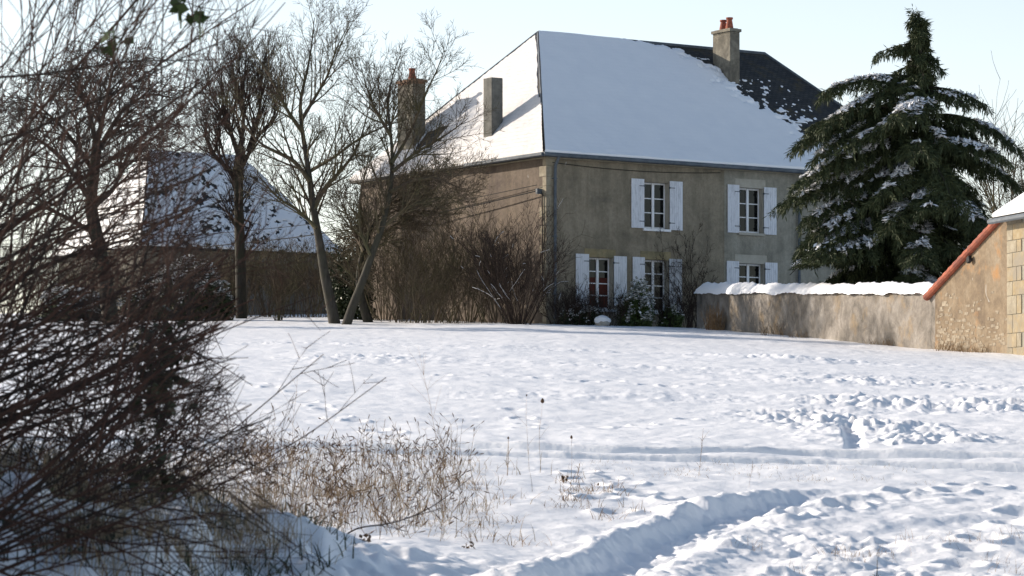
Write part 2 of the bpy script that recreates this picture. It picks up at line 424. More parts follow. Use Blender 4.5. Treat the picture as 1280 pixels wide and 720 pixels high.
b.quad((0, LV, -1.2), (0, LV, EAVE), (LU, LV, EAVE), (LU, LV, -1.2)); b.quad((LU, 0, -1.2), (LU, LV, -1.2), (LU, LV, EAVE), (LU, 0, EAVE))
b.build('wall', M['render_pale'], house)

def shutter(b, u0, u1, z0, z1, n=6):
    w = (u1-u0)/n
    for k in range(n):
        b.box(u0+k*w+.006, u0+(k+1)*w-.006, -.055+(k % 2)*.003, -.022, z0, z1)
    b.box(u0+.012, u1-.012, -.045, -.026, z0+.01, z1-.01)
    for zz in (z0+(z1-z0)*.14, z0+(z1-z0)*.86): b.box(u0+.01, u1-.01, -.021, -.006, zz-.04, zz+.04)
for wi, w in enumerate(wins):
    a, c, zb, zt = w['h']; f = .058
    y0 = DEP-.05; y1 = DEP
    fr = MB()
    fr.box(a, c, y0, y1, zt-f, zt); fr.box(a, c, y0, y1, zb, zb+f*1.3)
    fr.box(a, a+f, y0-.002, y1, zb, zt); fr.box(c-f, c, y0-.002, y1, zb, zt)
    mid = (a+c)/2; fr.box(mid-.05, mid+.05, y0-.02, y1-.002, zb+.01, zt-.01)
    n = w['rows']; zz0 = zb+f*1.3; zz1 = zt-f
    for k in range(1, n):
        z = zz0+(zz1-zz0)*k/n
        th = .035 if not (wi == 4 and k == n-2) else .06
        fr.box(a+f, c-f, y0+.006, y1-.006, z-th/2, z+th/2)
    o = fr.build('window', M['frame'], house); o['label'] = w['lab']
    p = MB(); p.quad((a, DEP-.02, zb), (c, DEP-.02, zb), (c, DEP-.02, zt), (a, DEP-.02, zt))
    if wi == 2:
        p = MB(); zc = zb+(zt-zb)*.62
        p.quad((a, DEP-.02, zc), (c, DEP-.02, zc), (c, DEP-.02, zt), (a, DEP-.02, zt)); p.build('pane', M['glass'], o)
        p = MB(); p.quad((a, DEP-.02, zb), (c, DEP-.02, zb), (c, DEP-.02, zc), (a, DEP-.02, zc))
        p.build('curtain', M['curtain'], o)
    else: p.build('pane', M['glass'], o)
    s = MB(); s.box(a-.05, c+.05, -.09, DEP-.052, zb-.09, zb-.003); s.build('sill', M['lintel_pale'] if wi in (1, 4) else M['frame'], o, bevel=.008)
    for key in ('ls', 'rs'):
        x0, x1, t, bt = w[key]; u0, zt_ = fac(x0, t); u1, _ = fac(x1, t); _, zb_ = fac(x0, bt)
        if key == 'rs': u0 = max(u0, c+.02)
        else: u1 = min(u1, a-.01)
        sb = MB(); shutter(sb, u0, u1, zb_, zt_)
        hgs = []; eu = u1 if key == 'ls' else u0; sg_ = -1 if key == 'ls' else 1
        for zz in (zb_+(zt_-zb_)*.14, zb_+(zt_-zb_)*.86): hg = MB(); hgs.append(hg); hg.box(min(eu, eu+sg_*.22), max(eu, eu+sg_*.22), -.062, -.053, zz-.014, zz+.014); hg.box(eu-.02, eu+.02, -.07, -.02, zz-.03, zz+.03)
        worn = (wi == 3 and key == 'rs')
        s = sb.build('shutter', M['shutter_worn' if worn else 'shutter'], house)
        for hg in hgs: hg.build('hinge', M['zinc'], s)
        if worn: s['label'] = 'worn shutter streaked with grey dirt'
    rv = MB(); rv.box(c-.012, c+.0, .004, DEP-.055, zb+.003, zt-.003); rv.build('reveal', M['lintel_pale'], o)
    if w['lin']:
        s = MB(); s.box(a-.18, c+.12, -.012, .1, zt+.003, zt+(.30 if w['lin'] == 'ochre' else .32)); s.build('lintel', M['lintel' if w['lin'] == 'ochre' else 'lintel_pale'], o, bevel=.01)
# stone quoins at the near corner
q = MB(); z = -.3; k = 0
while z < EAVE-.5:
    h = .3+.12*random.random(); wu = (.22, .42)[k % 2]; wv = (.42, .22)[k % 2]
    q.box(-.015, wu, -.015, wv, z, z+h-.012); z += h; k += 1
q.build('quoin', M['quoin_grey'], house, bevel=.012)
# cornice and gutter
b = MB(); b.box(-.06, LU+.06, -.10, .3, EAVE-.26, EAVE-.02); b.box(-.10, .3, -.06, LV+.06, EAVE-.262, EAVE-.022)
b.build('cornice', M['cornice'], house, bevel=.02)
OV = .30
gut = MB()
gut.tube([(-OV-.05, -OV-.05, EAVE-.16), (LU+OV, -OV-.05, EAVE-.17)], [.075]*2, 8, True)
gut.tube([(-OV-.05, -OV-.0, EAVE-.16), (-OV-.05, 4.6, EAVE-.17)], [.075]*2, 8, True)
gut.build('gutter', M['zinc'], house)
for u, lo in ((.30, -.4), (fac(997, 250)[0], -.4)):
    b = MB(); b.tube([(u, -OV-.05, EAVE-.2), (u, -.12, EAVE-.5), (u, -.1, EAVE-.8), (u, -.1, lo)], [.055]*4, 8)
    for z in (1, 3, 5): b.box(u-.08, u+.08, -.13, 0, z, z+.03)
    b.build('drainpipe', M['zinc'], house)
# roof
dz = OV*RISE/HW
E = EAVE-dz*.4
c0 = (-OV, -OV, E); c1 = (LU+OV, -OV, E); c2 = (LU+OV, LV+OV, E); c3 = (-OV, LV+OV, E)
a0 = (HIP, HW, EAVE+RISE); a1 = (LU-3.4, HW, EAVE+RISE)
def roof_mesh(c0, c1, c2, c3, a0, a1, name, parent, mat):
    V = [c0, c1, c2, c3, a0, a1]; V += [(x, y, z-.12) for x, y, z in V[:4]]
    Fc = [(0, 1, 5, 4), (3, 0, 4), (2, 3, 4, 5), (1, 2, 5), (0, 6, 7, 1), (1, 7, 8, 2), (2, 8, 9, 3), (3, 9, 6, 0), (6, 9, 8, 7)]
    me = bpy.data.meshes.new(name); me.from_pydata(V, [], Fc); me.update()
    uv = me.uv_layers.new(name='UVMap')
    for p in me.polygons:
        n = p.normal; ax = Vector((-n.y, n.x, 0))
        if ax.length < 1e-3: ax = Vector((1, 0, 0))
        ax.normalize(); ay = n.cross(ax)
        for li in p.loop_indices:
            co = me.vertices[me.loops[li].vertex_index].co; uv.data[li].uv = (co.dot(ax), co.dot(ay))
    return link_obj(name, me, mat, parent)
roof = roof_mesh(c0, c1, c2, c3, a0, a1, 'roof', house, M['slate'])

def snow_face(P0, P1, Q0, Q1, nu, nv, hfun, name, mat, parent, ntop=None):
    """sheet over the quad P0-P1 (eave) Q0-Q1 (ridge); hfun(S,T,pos)->thickness, <=0 is bare"""
    P0, P1, Q0, Q1 = map(lambda a: np.array(a, float), (P0, P1, Q0, Q1))
    T, S = np.meshgrid(np.linspace(0, 1, nv), np.linspace(0, 1, nu), indexing='ij')
    A = P0[None, None]*(1-S[..., None])+P1[None, None]*S[..., None]; B = Q0[None, None]*(1-S[..., None])+Q1[None, None]*S[..., None]
    pos = A*(1-T[..., None])+B*T[..., None]
    N = np.cross(P1-P0, Q0-P0); N /= np.linalg.norm(N)
    if N[2] < 0: N = -N
    H = hfun(S, T, pos)
    V = pos+N*np.where(H > 0, H, -.03)[..., None]
    keep = np.maximum.reduce([H[:-1, :-1], H[1:, :-1], H[:-1, 1:], H[1:, 1:]]) > 0
    i = np.arange(nv-1)[:, None]; j = np.arange(nu-1)[None, :]
    f = np.stack([i*nu+j, i*nu+j+1, (i+1)*nu+j+1, (i+1)*nu+j], -1)[keep]
    b = MB(); b.addv(V.reshape(-1, 3)); b.f4.append(f)
    # rolled lip at the eave
    dn = pos[0]-np.array([0, 0, .035]); k = b.addv(dn); jj = np.arange(nu-1); ok = keep[0]
    b.f4.append(np.stack([k+jj, k+jj+1, jj+1, jj], -1)[ok])
    return b.build(name, mat, parent, smooth=True)
def lerp(a, b, t): return tuple(a[i]*(1-t)+b[i]*t for i in range(3))
bl = [rface(x, y) for x, y in ((700, 43), (790, 49), (826, 57), (858, 66), (880, 78), (905, 100), (925, 119), (945, 133), (965, 143), (985, 155), (1005, 172), (1020, 190), (1033, 210), (1040, 216))]
bv = np.array([p[1] for p in bl])[::-1]; bu = np.array([p[0] for p in bl])[::-1]
def hfront(S, T, pos):
    u, v = pos[..., 0], pos[..., 1]
    ub = np.interp(v, bv, bu)
    d = ub-u+.9*fbm(u*.8, v*.8, 3, 71)+1.5*fbm(u*3.5, v*5, 3, 72)*sst(-2.8, 0, u-ub)*.8
    H = .085*sst(0, .9, d)+.008
    fleck = (fbm(u*4.5, v*7, 2, 75) > .30-.16*sst(2.2, .3, u-ub)) & (u-ub < 2.8) & (v < 4.6)
    H = np.where(d > 0, H, np.where(fleck, .02, -1))
    return H+np.where(H > 0, .03*fbm(u*.6, v*.5, 4, 77)*sst(0, 1, d)+.004*((v/.19) % 1)+.03*fbm(u*2.5, v*3, 2, 79)*(1-sst(-.3, .25, v)), 0)
snow_face(c0, c1, a0, a1, 420, 200, hfront, 'roof_snow', M['snow'], roof)
CH = [(.39, .85, 4.0, 4.5), (.4, .95, 9.3, 10.4)]
def hleft(S, T, pos):
    u, v, z = pos[..., 0], pos[..., 1], pos[..., 2]
    row = (z/.155) % 1
    H = .016+.012*row+.016*fbm(v*2, z*3, 3, 81)*(.4+row)
    H = H+.05*(1-sst(.3, 1.3, u+.25*fbm(v*.8, z, 2, 5)))
    bare = (v > 7.9+.25*fbm(z*2, v*3, 2, 6)) & (v < 9.25) & (u < 1.0+.3*fbm(v*2, z*2, 3, 84)) & (u > .15+.35*fbm(v*2, z, 2, 9)+.25)
    H = np.where(bare, -1, H)
    edge = (np.abs(v-HW*(u+OV)/(HIP+OV)*1.0-(-OV)*(1-(u+OV)/(HIP+OV))) < .13+.1*fbm(z*3, v, 2, 88)) & (z > EAVE+2.2+.9*fbm(z*4, z*2, 2, 13))
    return np.where(edge, -1, H)
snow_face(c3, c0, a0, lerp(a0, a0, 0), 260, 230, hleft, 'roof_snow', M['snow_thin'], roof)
# ridge capping
b = MB(); b.tube([lerp(a0, a0, 0), a1], [.07]*2, 6, True); b.tube([a1, lerp(a1, c1, 1)], [.06]*2, 6, True); b.tube([a0, lerp(a0, c3, 1)], [.055]*2, 6, True); b.tube([a0, lerp(a0, c0, .62)], [.045]*2, 6, True)
b.build('ridge_cap', M['zinc'], roof)

def chimney(u0, u1, v0, v1, zb, zt, mat, capmat, pots, cap=True, label=None):
    b = MB(); b.box(u0, u1, v0, v1, zb, zt-(.2 if cap else 0))
    if cap:
        b2 = MB(); b2.box(u0-.05, u1+.05, v0-.05, v1+.05, zt-.14, zt-.03); b2.box(u0, u1, v0, v1, zt-.2, zt-.142); b2.box(u0+.04, u1-.04, v0+.04, v1-.04, zt-.028, zt)
    o = b.build('chimney', mat, house, bevel=.02)
    if label: o['label'] = label
    if cap: b2.build('chimney_cap', capmat, o, bevel=.025)
    for (pu, pv, h) in pots:
        p = MB(); p.lathe([(.155, zt-.02), (.15, zt+.06), (.11, zt+h*.7), (.10, zt+h-.08), (.135, zt+h-.06), (.135, zt+h), (.09, zt+h), (.085, zt+.1)], 14, pu, pv)
        p.build('chimney_pot', M['terracotta'], o, smooth=False)
    return o
chimney(.4, .95, 9.3, 10.4, EAVE-.2, 14.35-HZ, M['chimney'], M['brick'], [(.68, 9.8, .42)], label='broad side chimney with brick rim and one pot')
c2_ = chimney(.39, .87, 4.0, 4.55, EAVE-.2, 13.83-HZ, M['chimney_g'], None, [], cap=False, label='plain slender grey chimney without pots')
b = MB(); b.tube([(.87, 4.25, 11.9+.35-HZ), (1.5, 4.25, 12.1+.5-HZ)], [.018]*2, 5); b.build('stay_rod', M['cable'], c2_)
chimney(11.4, 11.86, 4.28, 5.36, EAVE+2.6, 16.5-HZ, M['chimney'], M['chimney'], [(11.63, 4.62, .43), (11.63, 5.0, .38)], label='front chimney with two orange pots')
# service cables
b = MB()
def sag(p, q, s, n=14): return [tuple(p[i]*(1-t)+q[i]*t-(s*4*t*(1-t) if i == 2 else 0) for i in range(3)) for t in np.linspace(0, 1, n)]
v0, zc = lface(677, 239)
b.tube(sag((-.2, v0, zc), (-1.2, LV+30, zc+.5), .9), [.022]*14, 4); b.tube(sag((-.12, v0+.1, zc+.22), (-1.0, LV+30, zc+1.1), .8), [.014]*14, 4)
b.tube([(-.03, v0, zc), (-.05, v0-.12, zc-.1), (-.05, v0-.14, zc-3.5)], [.022]*3, 4)
uu, zz = fac(690, 203); b.tube(sag((uu, -.03, zz), (fac(900, 216)[0], -.03, fac(900, 216)[1]), .12), [.012]*14, 4)
b.build('service_cable', M['cable'], house)
b = MB(); b.box(-.22, -.02, v0-.05, v0+.05, zc-.1, zc+.08); b.build('cable_bracket', M['zinc'], house)

# barn
bx, by = (180-CX)/F*128, 128.0
barn = empty('barn', (bx, by, 6.08), ANG)
tag(barn, 'low barn with steep snow covered hipped roof seen through the bare trees on the left', 'barn')
BE = 2.95; BL = 9.2; BW = 8.0
b = MB(); wall_panel(b, 0, BL, -1, BE, [(2.2, 4.6, -.9, 2.3), (6.2, 7.0, 1.1, 2.0)], .4); b.quad((0, 0, -1), (0, 0, BE), (0, BW, BE), (0, BW, -1))
b.quad((BL, 0, -1), (BL, BW, -1), (BL, BW, BE), (BL, 0, BE)); b.quad((0, BW, -1), (0, BW, BE), (BL, BW, BE), (BL, BW, -1))
b.build('wall', M['render_barn'], barn)
b = MB(); b.box(2.2, 4.6, .25, .3, -.9, 2.3); b.build('door', M['bark_dark'], barn)
b = MB(); b.box(6.2, 7.0, .2, .25, 1.1, 2.0); b.build('window', M['glass'], barn)
k0 = (-.25, -.25, BE-.05); k1 = (BL+.25, -.25, BE-.05); k2 = (BL+.25, BW+.25, BE-.05); k3 = (-.25, BW+.25, BE-.05)
d0 = (2.3, 4, BE+4.3); d1 = (6.75, 4, BE+4.3)
br = roof_mesh(k0, k1, k2, k3, d0, d1, 'roof', barn, M['slate'])
hb = lambda S, T, pos: .05+.02*fbm(pos[..., 0]*1.5, pos[..., 2]*2, 3, 91)+np.where(fbm(pos[..., 0]*5, pos[..., 2]*7, 3, 92) > .20+.3*vnoise(pos[..., 0]*.8, pos[..., 2]*.8, 9), -1, 0)
snow_face(k0, k1, d0, d1, 200, 130, hb, 'roof_snow', M['snow'], br)
snow_face(k3, k0, d0, d0, 80, 80, hb, 'roof_snow', M['snow'], br)

# garden wall
WA = np.array([6.4, 108.0]); WD = np.array([.268, -.963]); WN = np.array([-.963, -.268])   # WN faces the camera side
WLEN = 20.76
def wp(t, off, z): p = WA+WD*t+WN*off; return (p[0], p[1], z)
def wz(t): return 5.93+(4.80-5.93)*t/WLEN
gw = empty('garden_wall', (WA[0], WA[1], 4.5))
tag(gw, 'long grey plastered garden wall capped with tiles and thick snow', 'wall')
def relbuild(b, name, mat, root, **k):
    o = b.build(name, mat, root, **k); o.location = -Vector(root.location); return o
b = MB(); n = 60
T = np.linspace(0, WLEN, n)
for ta, tb in zip(T[:-1], T[1:]):
    za, zb_ = wz(ta), wz(tb)
    b.quad(wp(ta, 0, 2.2), wp(tb, 0, 2.2), wp(tb, 0, zb_), wp(ta, 0, za))
    b.quad(wp(ta, -.4, 2.2), wp(ta, -.4, za), wp(tb, -.4, zb_), wp(tb, -.4, 2.2))
    b.quad(wp(ta, 0, za), wp(tb, 0, zb_), wp(tb, -.4, zb_), wp(ta, -.4, za))
b.quad(wp(0, 0, 2.2), wp(0, 0, wz(0)), wp(0, -.4, wz(0)), wp(0, -.4, 2.2))
relbuild(b, 'wall', M['render_wall'], gw)
b = MB(); t = 0.0
while t < WLEN-.1:
    t2 = min(t+.24, WLEN); z = wz(t)+.005+random.uniform(-.008, .012)
    p0 = [wp(t, .07, z), wp(t2-.012, .07, z), wp(t2-.012, -.2, z+.17), wp(t, -.2, z+.17)]
    b.hexa(p0+[(x, y, q+.035) for x, y, q in p0])
    p0 = [wp(t, -.2, z+.17), wp(t2-.012, -.2, z+.17), wp(t2-.012, -.47, z), wp(t, -.47, z)]
    b.hexa(p0+[(x, y, q+.035) for x, y, q in p0]); t = t2
relbuild(b, 'tile_coping', M['terracotta'], gw)
b = MB(); nt_ = 330; T = np.linspace(-.04, WLEN-.25, nt_)
na = 13; TT, AA = np.meshgrid(T, np.linspace(0, 1, na), indexing='ij')
step = 1-.75*sst(-.05, .05, TT-5.6)*1.0*(TT < 6.4)
thick = .115+.05*fbm(TT*.8, AA*0+2, 3, 95)+.07*fbm(TT*3.2, AA*3, 3, 96); thick = thick*np.where((TT > 5.35) & (TT < 5.6), .35, 1)+.05*(TT < 5.4)
side = .12+.025*fbm(TT*2.2, AA*0, 3, 97)*2
offs = side*1.0-(AA)*(side*2+.40)
prof = np.sqrt(np.clip(1-(2*AA-1)**2, 0, 1))
zz = wz(TT)+.03+.17*(1-np.abs((offs+.2)/.3).clip(0, 1))+thick*prof+np.where((AA == 0) | (AA == 1), -.04-.10*np.clip(fbm(TT*1.1, AA*0, 2, 98)+.05, -.3, 1)-.03*fbm(TT*7, AA*0, 2, 99), .0)
endt = sst(-.04, .12, TT); zz = wz(TT)+(zz-wz(TT))*(.35+.65*endt)
P = WA[None, None]+WD[None, None]*TT[..., None]+WN[None, None]*offs[..., None]
b.addv(np.concatenate([P, zz[..., None]], -1).reshape(-1, 3))
i = np.arange(nt_-1)[:, None]; j = np.arange(na-1)[None, :]
b.f4.append(np.stack([i*na+j, (i+1)*na+j, (i+1)*na+j+1, i*na+j+1], -1).reshape(-1, 4))
relbuild(b, 'snow_cap', M['snow'], gw, smooth=True)

# outbuilding: lean-to with a tiled verge and the taller gabled block at the frame's edge
ob = empty('outbuilding', (13.3, 83.2, 2.9))
tag(ob, 'ochre stone outbuilding with sloping red tile verge and pale corner stones at the right edge', 'outbuilding')
t0, t1, t2 = WLEN, WLEN+4.93, WLEN+13
def verge(t): return 4.72+(6.72-4.72)*(t-(t0-.4))/(t1-t0+.4)
b = MB(); T = np.linspace(t0, t1, 12)
for ta, tb in zip(T[:-1], T[1:]): b.quad(wp(ta, .03, 1.8), wp(tb, .03, 1.8), wp(tb, .03, verge(tb)), wp(ta, .03, verge(ta)))
b.quad(wp(t0, .03, 1.8), wp(t0, .03, verge(t0)), wp(t0, -5, verge(t0)), wp(t0, -5, 1.8))
relbuild(b, 'wall', M['gable'], ob)
rb = MB(); rg = random.Random(4)
for k in range(230):
    t = t0+rg.betavariate(1, 1.3)*(t1-t0-.3)+.1; z = 2.75+rg.betavariate(1, 1.9)*1.9+(.35 if t < t0+1.2 else 0)
    w_ = rg.uniform(.08, .30); h_ = rg.uniform(.04, .09)
    if z+h_ > verge(t)-.25: continue
    p = [wp(t+a*w_, .028+c, z+b_*h_) for b_ in (0, 1) for (a, c) in ((0, 0), (1, 0), (1, rg.uniform(.006, .014)), (0, rg.uniform(.006, .014)))]
    rb.hexa(p)
relbuild(rb, 'exposed_rubble', M['rubble'], ob, bevel=.008)['kind'] = 'stuff'
b = MB(); p0 = [wp(t0-.45, .02, verge(t0-.45)+.02), wp(t1, .02, verge(t1)+.02), wp(t1, -5, verge(t1)+.02), wp(t0-.45, -5, verge(t0-.45)+.02)]
b.hexa(p0+[(x, y, z+.1) for x, y, z in p0]); rr_ = relbuild(b, 'roof', M['terracotta'], ob)
b = MB(); p0 = [(x, y, z+.11) for x, y, z in [wp(t0-.35, -.25, verge(t0-.35)+.02), wp(t1, -.25, verge(t1)+.02), wp(t1, -5, verge(t1)+.02), wp(t0-.35, -5, verge(t0-.35)+.02)]]
b.hexa(p0+[(x, y, z+.03) for x, y, z in p0]); relbuild(b, 'roof_snow', M['snow'], ob, bevel=.015)
b = MB(); t = t0-.5
while t < t1-.02:                     # half round verge tiles stepping up the slope
    te = min(t+.40, t1+.02)
    b.tube([wp(t, .08, verge(t)+.05), wp(te, .08, verge(te)+.02+.02)], [.115, .095], 10, True); t += .34
relbuild(b, 'verge_tiles', M['terracotta'], ob)
b = MB(); zt = 6.50
b.quad(wp(t1, .06, 1.5), wp(t2, .06, 1.5), wp(t2, .06, zt), wp(t1, .06, zt)); b.quad(wp(t1, .06, 1.5), wp(t1, .06, zt), wp(t1, -5, zt+3), wp(t1, -5, 1.5))
b.quad(wp(t2, .06, 1.5), wp(t2, -5, 1.5), wp(t2, -5, zt+3), wp(t2, .06, zt))
relbuild(b, 'wall', M['render_pale'], ob)
z = 2.0; k = 0; qa = MB(); qb = MB()
while z < zt-.05:
    h = min(random.choice((.38, .44, .33, .5)), zt-z); x = t1-.01
    for w_ in ((.62, .3) if k % 2 else (.36, .9)):
        (qa if random.random() < .55 else qb).box(0, 1, 0, 1, 0, 1)
        tgt = qa if len(qa.v) and qa.v[-1].shape[0] == 8 and qa.v[-1].max() <= 1.0001 else qb
        V = tgt.v[-1]; p = []
        for q3 in V:
            p.append(wp(x+q3[0]*(w_-.015), .03+q3[1]*.055, z+q3[2]*(h-.015)))
        tgt.v[-1] = np.array(p); x += w_
    z += h; k += 1
qo = relbuild(qa, 'quoin', M['quoin'], ob, bevel=.012); q2 = relbuild(qb, 'quoin', M['quoin_grey'], ob, bevel=.012)
bpy.ops.object.select_all(action='DESELECT'); q2.select_set(True); qo.select_set(True); bpy.context.view_layer.objects.active = qo; bpy.ops.object.join()
b = MB(); p0 = [wp(t1-.35, .35, zt-.02), wp(t2+.3, .35, zt-.02), wp(t2+.3, -5, zt+3.4), wp(t1-.35, -5, zt+3.4)]
b.hexa(p0+[(x, y, q+.09) for x, y, q in p0]); orf = relbuild(b, 'roof', M['slate'], ob)
b = MB(); b.tube([wp(t1-.38, .42, zt-.02), wp(t2+.3, .42, zt-.04)], [.075]*2, 8, True); relbuild(b, 'gutter', M['zinc'], ob)
b = MB(); p0 = [(x, y, q+.095) for x, y, q in p0]; p0 = [wp(t1-.33, .38, zt+.075), wp(t2+.3, .38, zt+.075), p0[2], wp(t1-.33, -5, zt+3.495)]
b.hexa(p0+[(x, y, q+.13) for x, y, q in p0]); relbuild(b, 'roof_snow', M['snow'], ob, bevel=.05)
b = MB(); b.box(-.09, .09, -.05, .05, -.08, .08); o = b.build('vent_box', M['cable'], ob, bevel=.01)
pv = Vector(wp(t0+2.55, .12, verge(t0+2.55)-.22)); o.location = pv-Vector(ob.location); o.rotation_euler = (0, R(-25), R(-74))

# ------------------------------------------------------------------ bare trees
def rnd(a, b): return random.uniform(a, b)
def perp_dir(d, ang, rot):
    d = np.array(d); d = d/np.linalg.norm(d)
    r = np.array([0, 0, 1.]) if abs(d[2]) < .9 else np.array([1., 0, 0])
    A = np.cross(d, r); A /= np.linalg.norm(A); B = np.cross(d, A)
    return d*math.cos(ang)+(A*math.cos(rot)+B*math.sin(rot))*math.sin(ang)
def grow(out, p, d, L, r, lev, P):
    """recursive limb; out collects (points, radii, level)"""
    maxl = P['levels']; n = max(4, int(L/P['seg'][min(lev, len(P['seg'])-1)]))
    pts = [np.array(p, float)]; rad = [r]; d = np.array(d, float); d /= np.linalg.norm(d)
    rt = r*P['taper'][min(lev, len(P['taper'])-1)]
    kids = []; nk = P['kids'][min(lev, len(P['kids'])-1)] if lev < maxl else 0
    nk = int(nk*rnd(.75, 1.25)+.5)
    st = P['start'][min(lev, len(P['start'])-1)]
    ks = sorted(rnd(st, .98) for _ in range(nk))
    w = P['wob'][min(lev, len(P['wob'])-1)]; up = P['up'][min(lev, len(P['up'])-1)]
    ki = 0; rot = rnd(0, 6.28)
    for i in range(1, n+1):
        t = i/n
        d = d+np.array([rnd(-w, w), rnd(-w, w), rnd(-w, w)+up]); d /= np.linalg.norm(d)
        pts.append(pts[-1]+d*L/n); rad.append(r+(rt-r)*t**.8)
        while ki < len(ks) and ks[ki] <= t:
            rot += 2.4+rnd(-.5, .5)
            a = R(rnd(*P['ang'][min(lev, len(P['ang'])-1)]))
            kl = L*P['ratio'][min(lev, len(P['ratio'])-1)]*rnd(.6, 1.2)*(1.15-.55*ks[ki])
            kids.append((pts[-1].copy(), perp_dir(d, a, rot), kl, max(min(rad[-1]*rnd(.45, .75), kl*.03), P['rmin']))); ki += 1
    rad[-1] = max(rad[-1]*.6, P['rmin']*.6)
    out.append((pts, rad, lev))
    for (kp, kd, kl, kr) in kids:
        if kl > P.get('lmin', .12): grow(out, kp, kd, kl, kr, lev+1, P)
def tubes(out, levs, sides):
    b = MB(); n = 0
    for pts, rad, lev in out:
        if lev in levs: b.tube(pts, rad, sides.get(lev, 3)); n += 1
    return b if n else None
def tree_obj(name, base, outs, bark, twig, label, cat, group=None, split=1, leaf=None):
    """outs in local coordinates"""
    root = empty(name, base); tag(root, label, cat, group)
    b = tubes(outs, range(0, split), {0: 9, 1: 6}); b.build('trunk', bark, root, smooth=True)
    b = tubes(outs, range(split, 9), {1: 6, 2: 5, 3: 3}); b.build('crown', twig, root, smooth=False)
    return root
PT = dict(levels=4, seg=[.5, .32, .24, .18, .15], taper=[.3, .25, .3, .4, .5], kids=[10, 9, 9, 6], start=[.3, .15, .1, .12], wob=[.05, .09, .10, .10],
          up=[.03, .045, .05, .05, .03], ang=[(30, 60), (26, 52), (26, 52), (25, 50)], ratio=[.58, .6, .56, .5], rmin=.0072)
def px_path(pxs, Y, base, jit=0):
    return [np.array(at(x, y, Y+jit*rnd(-1, 1)))-np.array(base) for x, y in pxs]
def resample(P, n):
    P = np.array(P); s = np.concatenate([[0], np.cumsum(np.linalg.norm(np.diff(P, axis=0), axis=1))]); q = np.linspace(0, s[-1], n)
    # smooth with cubic-ish interpolation via averaging
    R_ = np.stack([np.interp(q, s, P[:, k]) for k in range(3)], 1)
    for _ in range(3): R_[1:-1] = (R_[:-2]+2*R_[1:-1]+R_[2:])/4
    return R_
def limb_tree(out, paths, P, r_end=.03, rm=.014):
    """paths: list of (points, r0, kids count, kid length, level)"""
    for pts, r0, nk, kl, lev, up in paths:
        pts = resample(pts, max(8, len(pts)*4)); n = len(pts)
        rad = r0+(r_end-r0)*(np.linspace(0, 1, n))**.8
        out.append((list(pts), list(rad), lev)); rot = rnd(0, 6)
        for k in range(nk):
            t = rnd(.3 if lev == 0 else .15, 1); i = min(n-2, int(t*(n-1))); d = pts[i+1]-pts[i]; rot += 2.4
            dd = perp_dir(d, R(rnd(28, 62)), rot); dd[2] += up
            ll = kl*rnd(.5, 1.15)*(1.2-.6*t)
            grow(out, pts[i], dd, ll, min(max(rad[i]*.55, rm), ll*.028), max(lev, 1)+1, P)

# tree A : left of the twin trunks, leaning left
def treeA():
    Y = 107.0; base = ground(419, 0, Y)-Vector((0, 0, .12)); o = []
    main = px_path([(419, 408), (414, 380), (406, 345), (400, 305), (392, 262), (386, 215), (378, 165), (374, 130), (385, 85), (390, 55), (393, 22)], Y, base)
    limb_tree(o, [(main, .215, 22, 2.3, 0, .3)], PT, .012)
    L1 = px_path([(392, 262), (405, 235), (425, 215), (445, 190), (455, 160), (462, 130)], Y, base, .3)
    L2 = px_path([(388, 228), (368, 200), (345, 190), (325, 180), (300, 150), (280, 118)], Y, base, .3)
    L3 = px_path([(378, 165), (360, 140), (345, 110), (335, 90), (320, 70), (312, 55)], Y, base, .4)
    L4 = px_path([(377, 150), (395, 120), (410, 95), (420, 60), (432, 38)], Y, base, .4)
    L5 = px_path([(396, 285), (372, 262), (350, 250), (330, 228), (318, 215)], Y, base, .5)
    L6 = px_path([(386, 215), (420, 195), (450, 172), (480, 158), (505, 150)], Y, base, .8)
    limb_tree(o, [(L, r, 16, 2.0, 1, .4) for L, r in ((L1, .11), (L2, .10), (L3, .085), (L4, .08), (L5, .075), (L6, .07))], PT, .012)
    return tree_obj('bare_tree', base, o, M['bark'], M['twig'], 'bare deciduous tree leaning left, tallest of the trees beside the farmhouse', 'tree', 'bare trees left of the farmhouse')
treeA()
def treeB():
    Y = 106.0; base = ground(432, 0, Y)-Vector((0, 0, .12)); o = []
    main = px_path([(432, 410), (440, 385), (454, 350), (464, 320), (478, 285), (488, 240), (491, 205), (489, 170), (484, 130), (490, 95), (500, 70)], Y, base)
    limb_tree(o, [(main, .175, 22, 2.2, 0, .3)], PT, .012)
    Ls = [px_path(q, Y, base, .4) for q in ([(489, 205), (505, 180), (520, 150), (530, 120), (548, 85), (555, 62)], [(490, 215), (520, 190), (548, 175), (570, 160), (585, 148)],
          [(478, 285), (505, 262), (530, 250), (560, 246), (585, 252)], [(489, 170), (470, 140), (458, 110), (452, 85)], [(464, 320), (450, 290), (448, 255), (455, 225), (462, 190)], [(488, 240), (515, 225), (545, 222), (575, 235)])]
    limb_tree(o, [(L, .075, 16, 1.9, 1, .3) for L in Ls], PT, .012)
    return tree_obj('bare_tree', base, o, M['bark'], M['twig'], 'bare tree with leaning right trunk whose twigs cross the broad side chimney', 'tree', 'bare trees left of the farmhouse')
treeB()
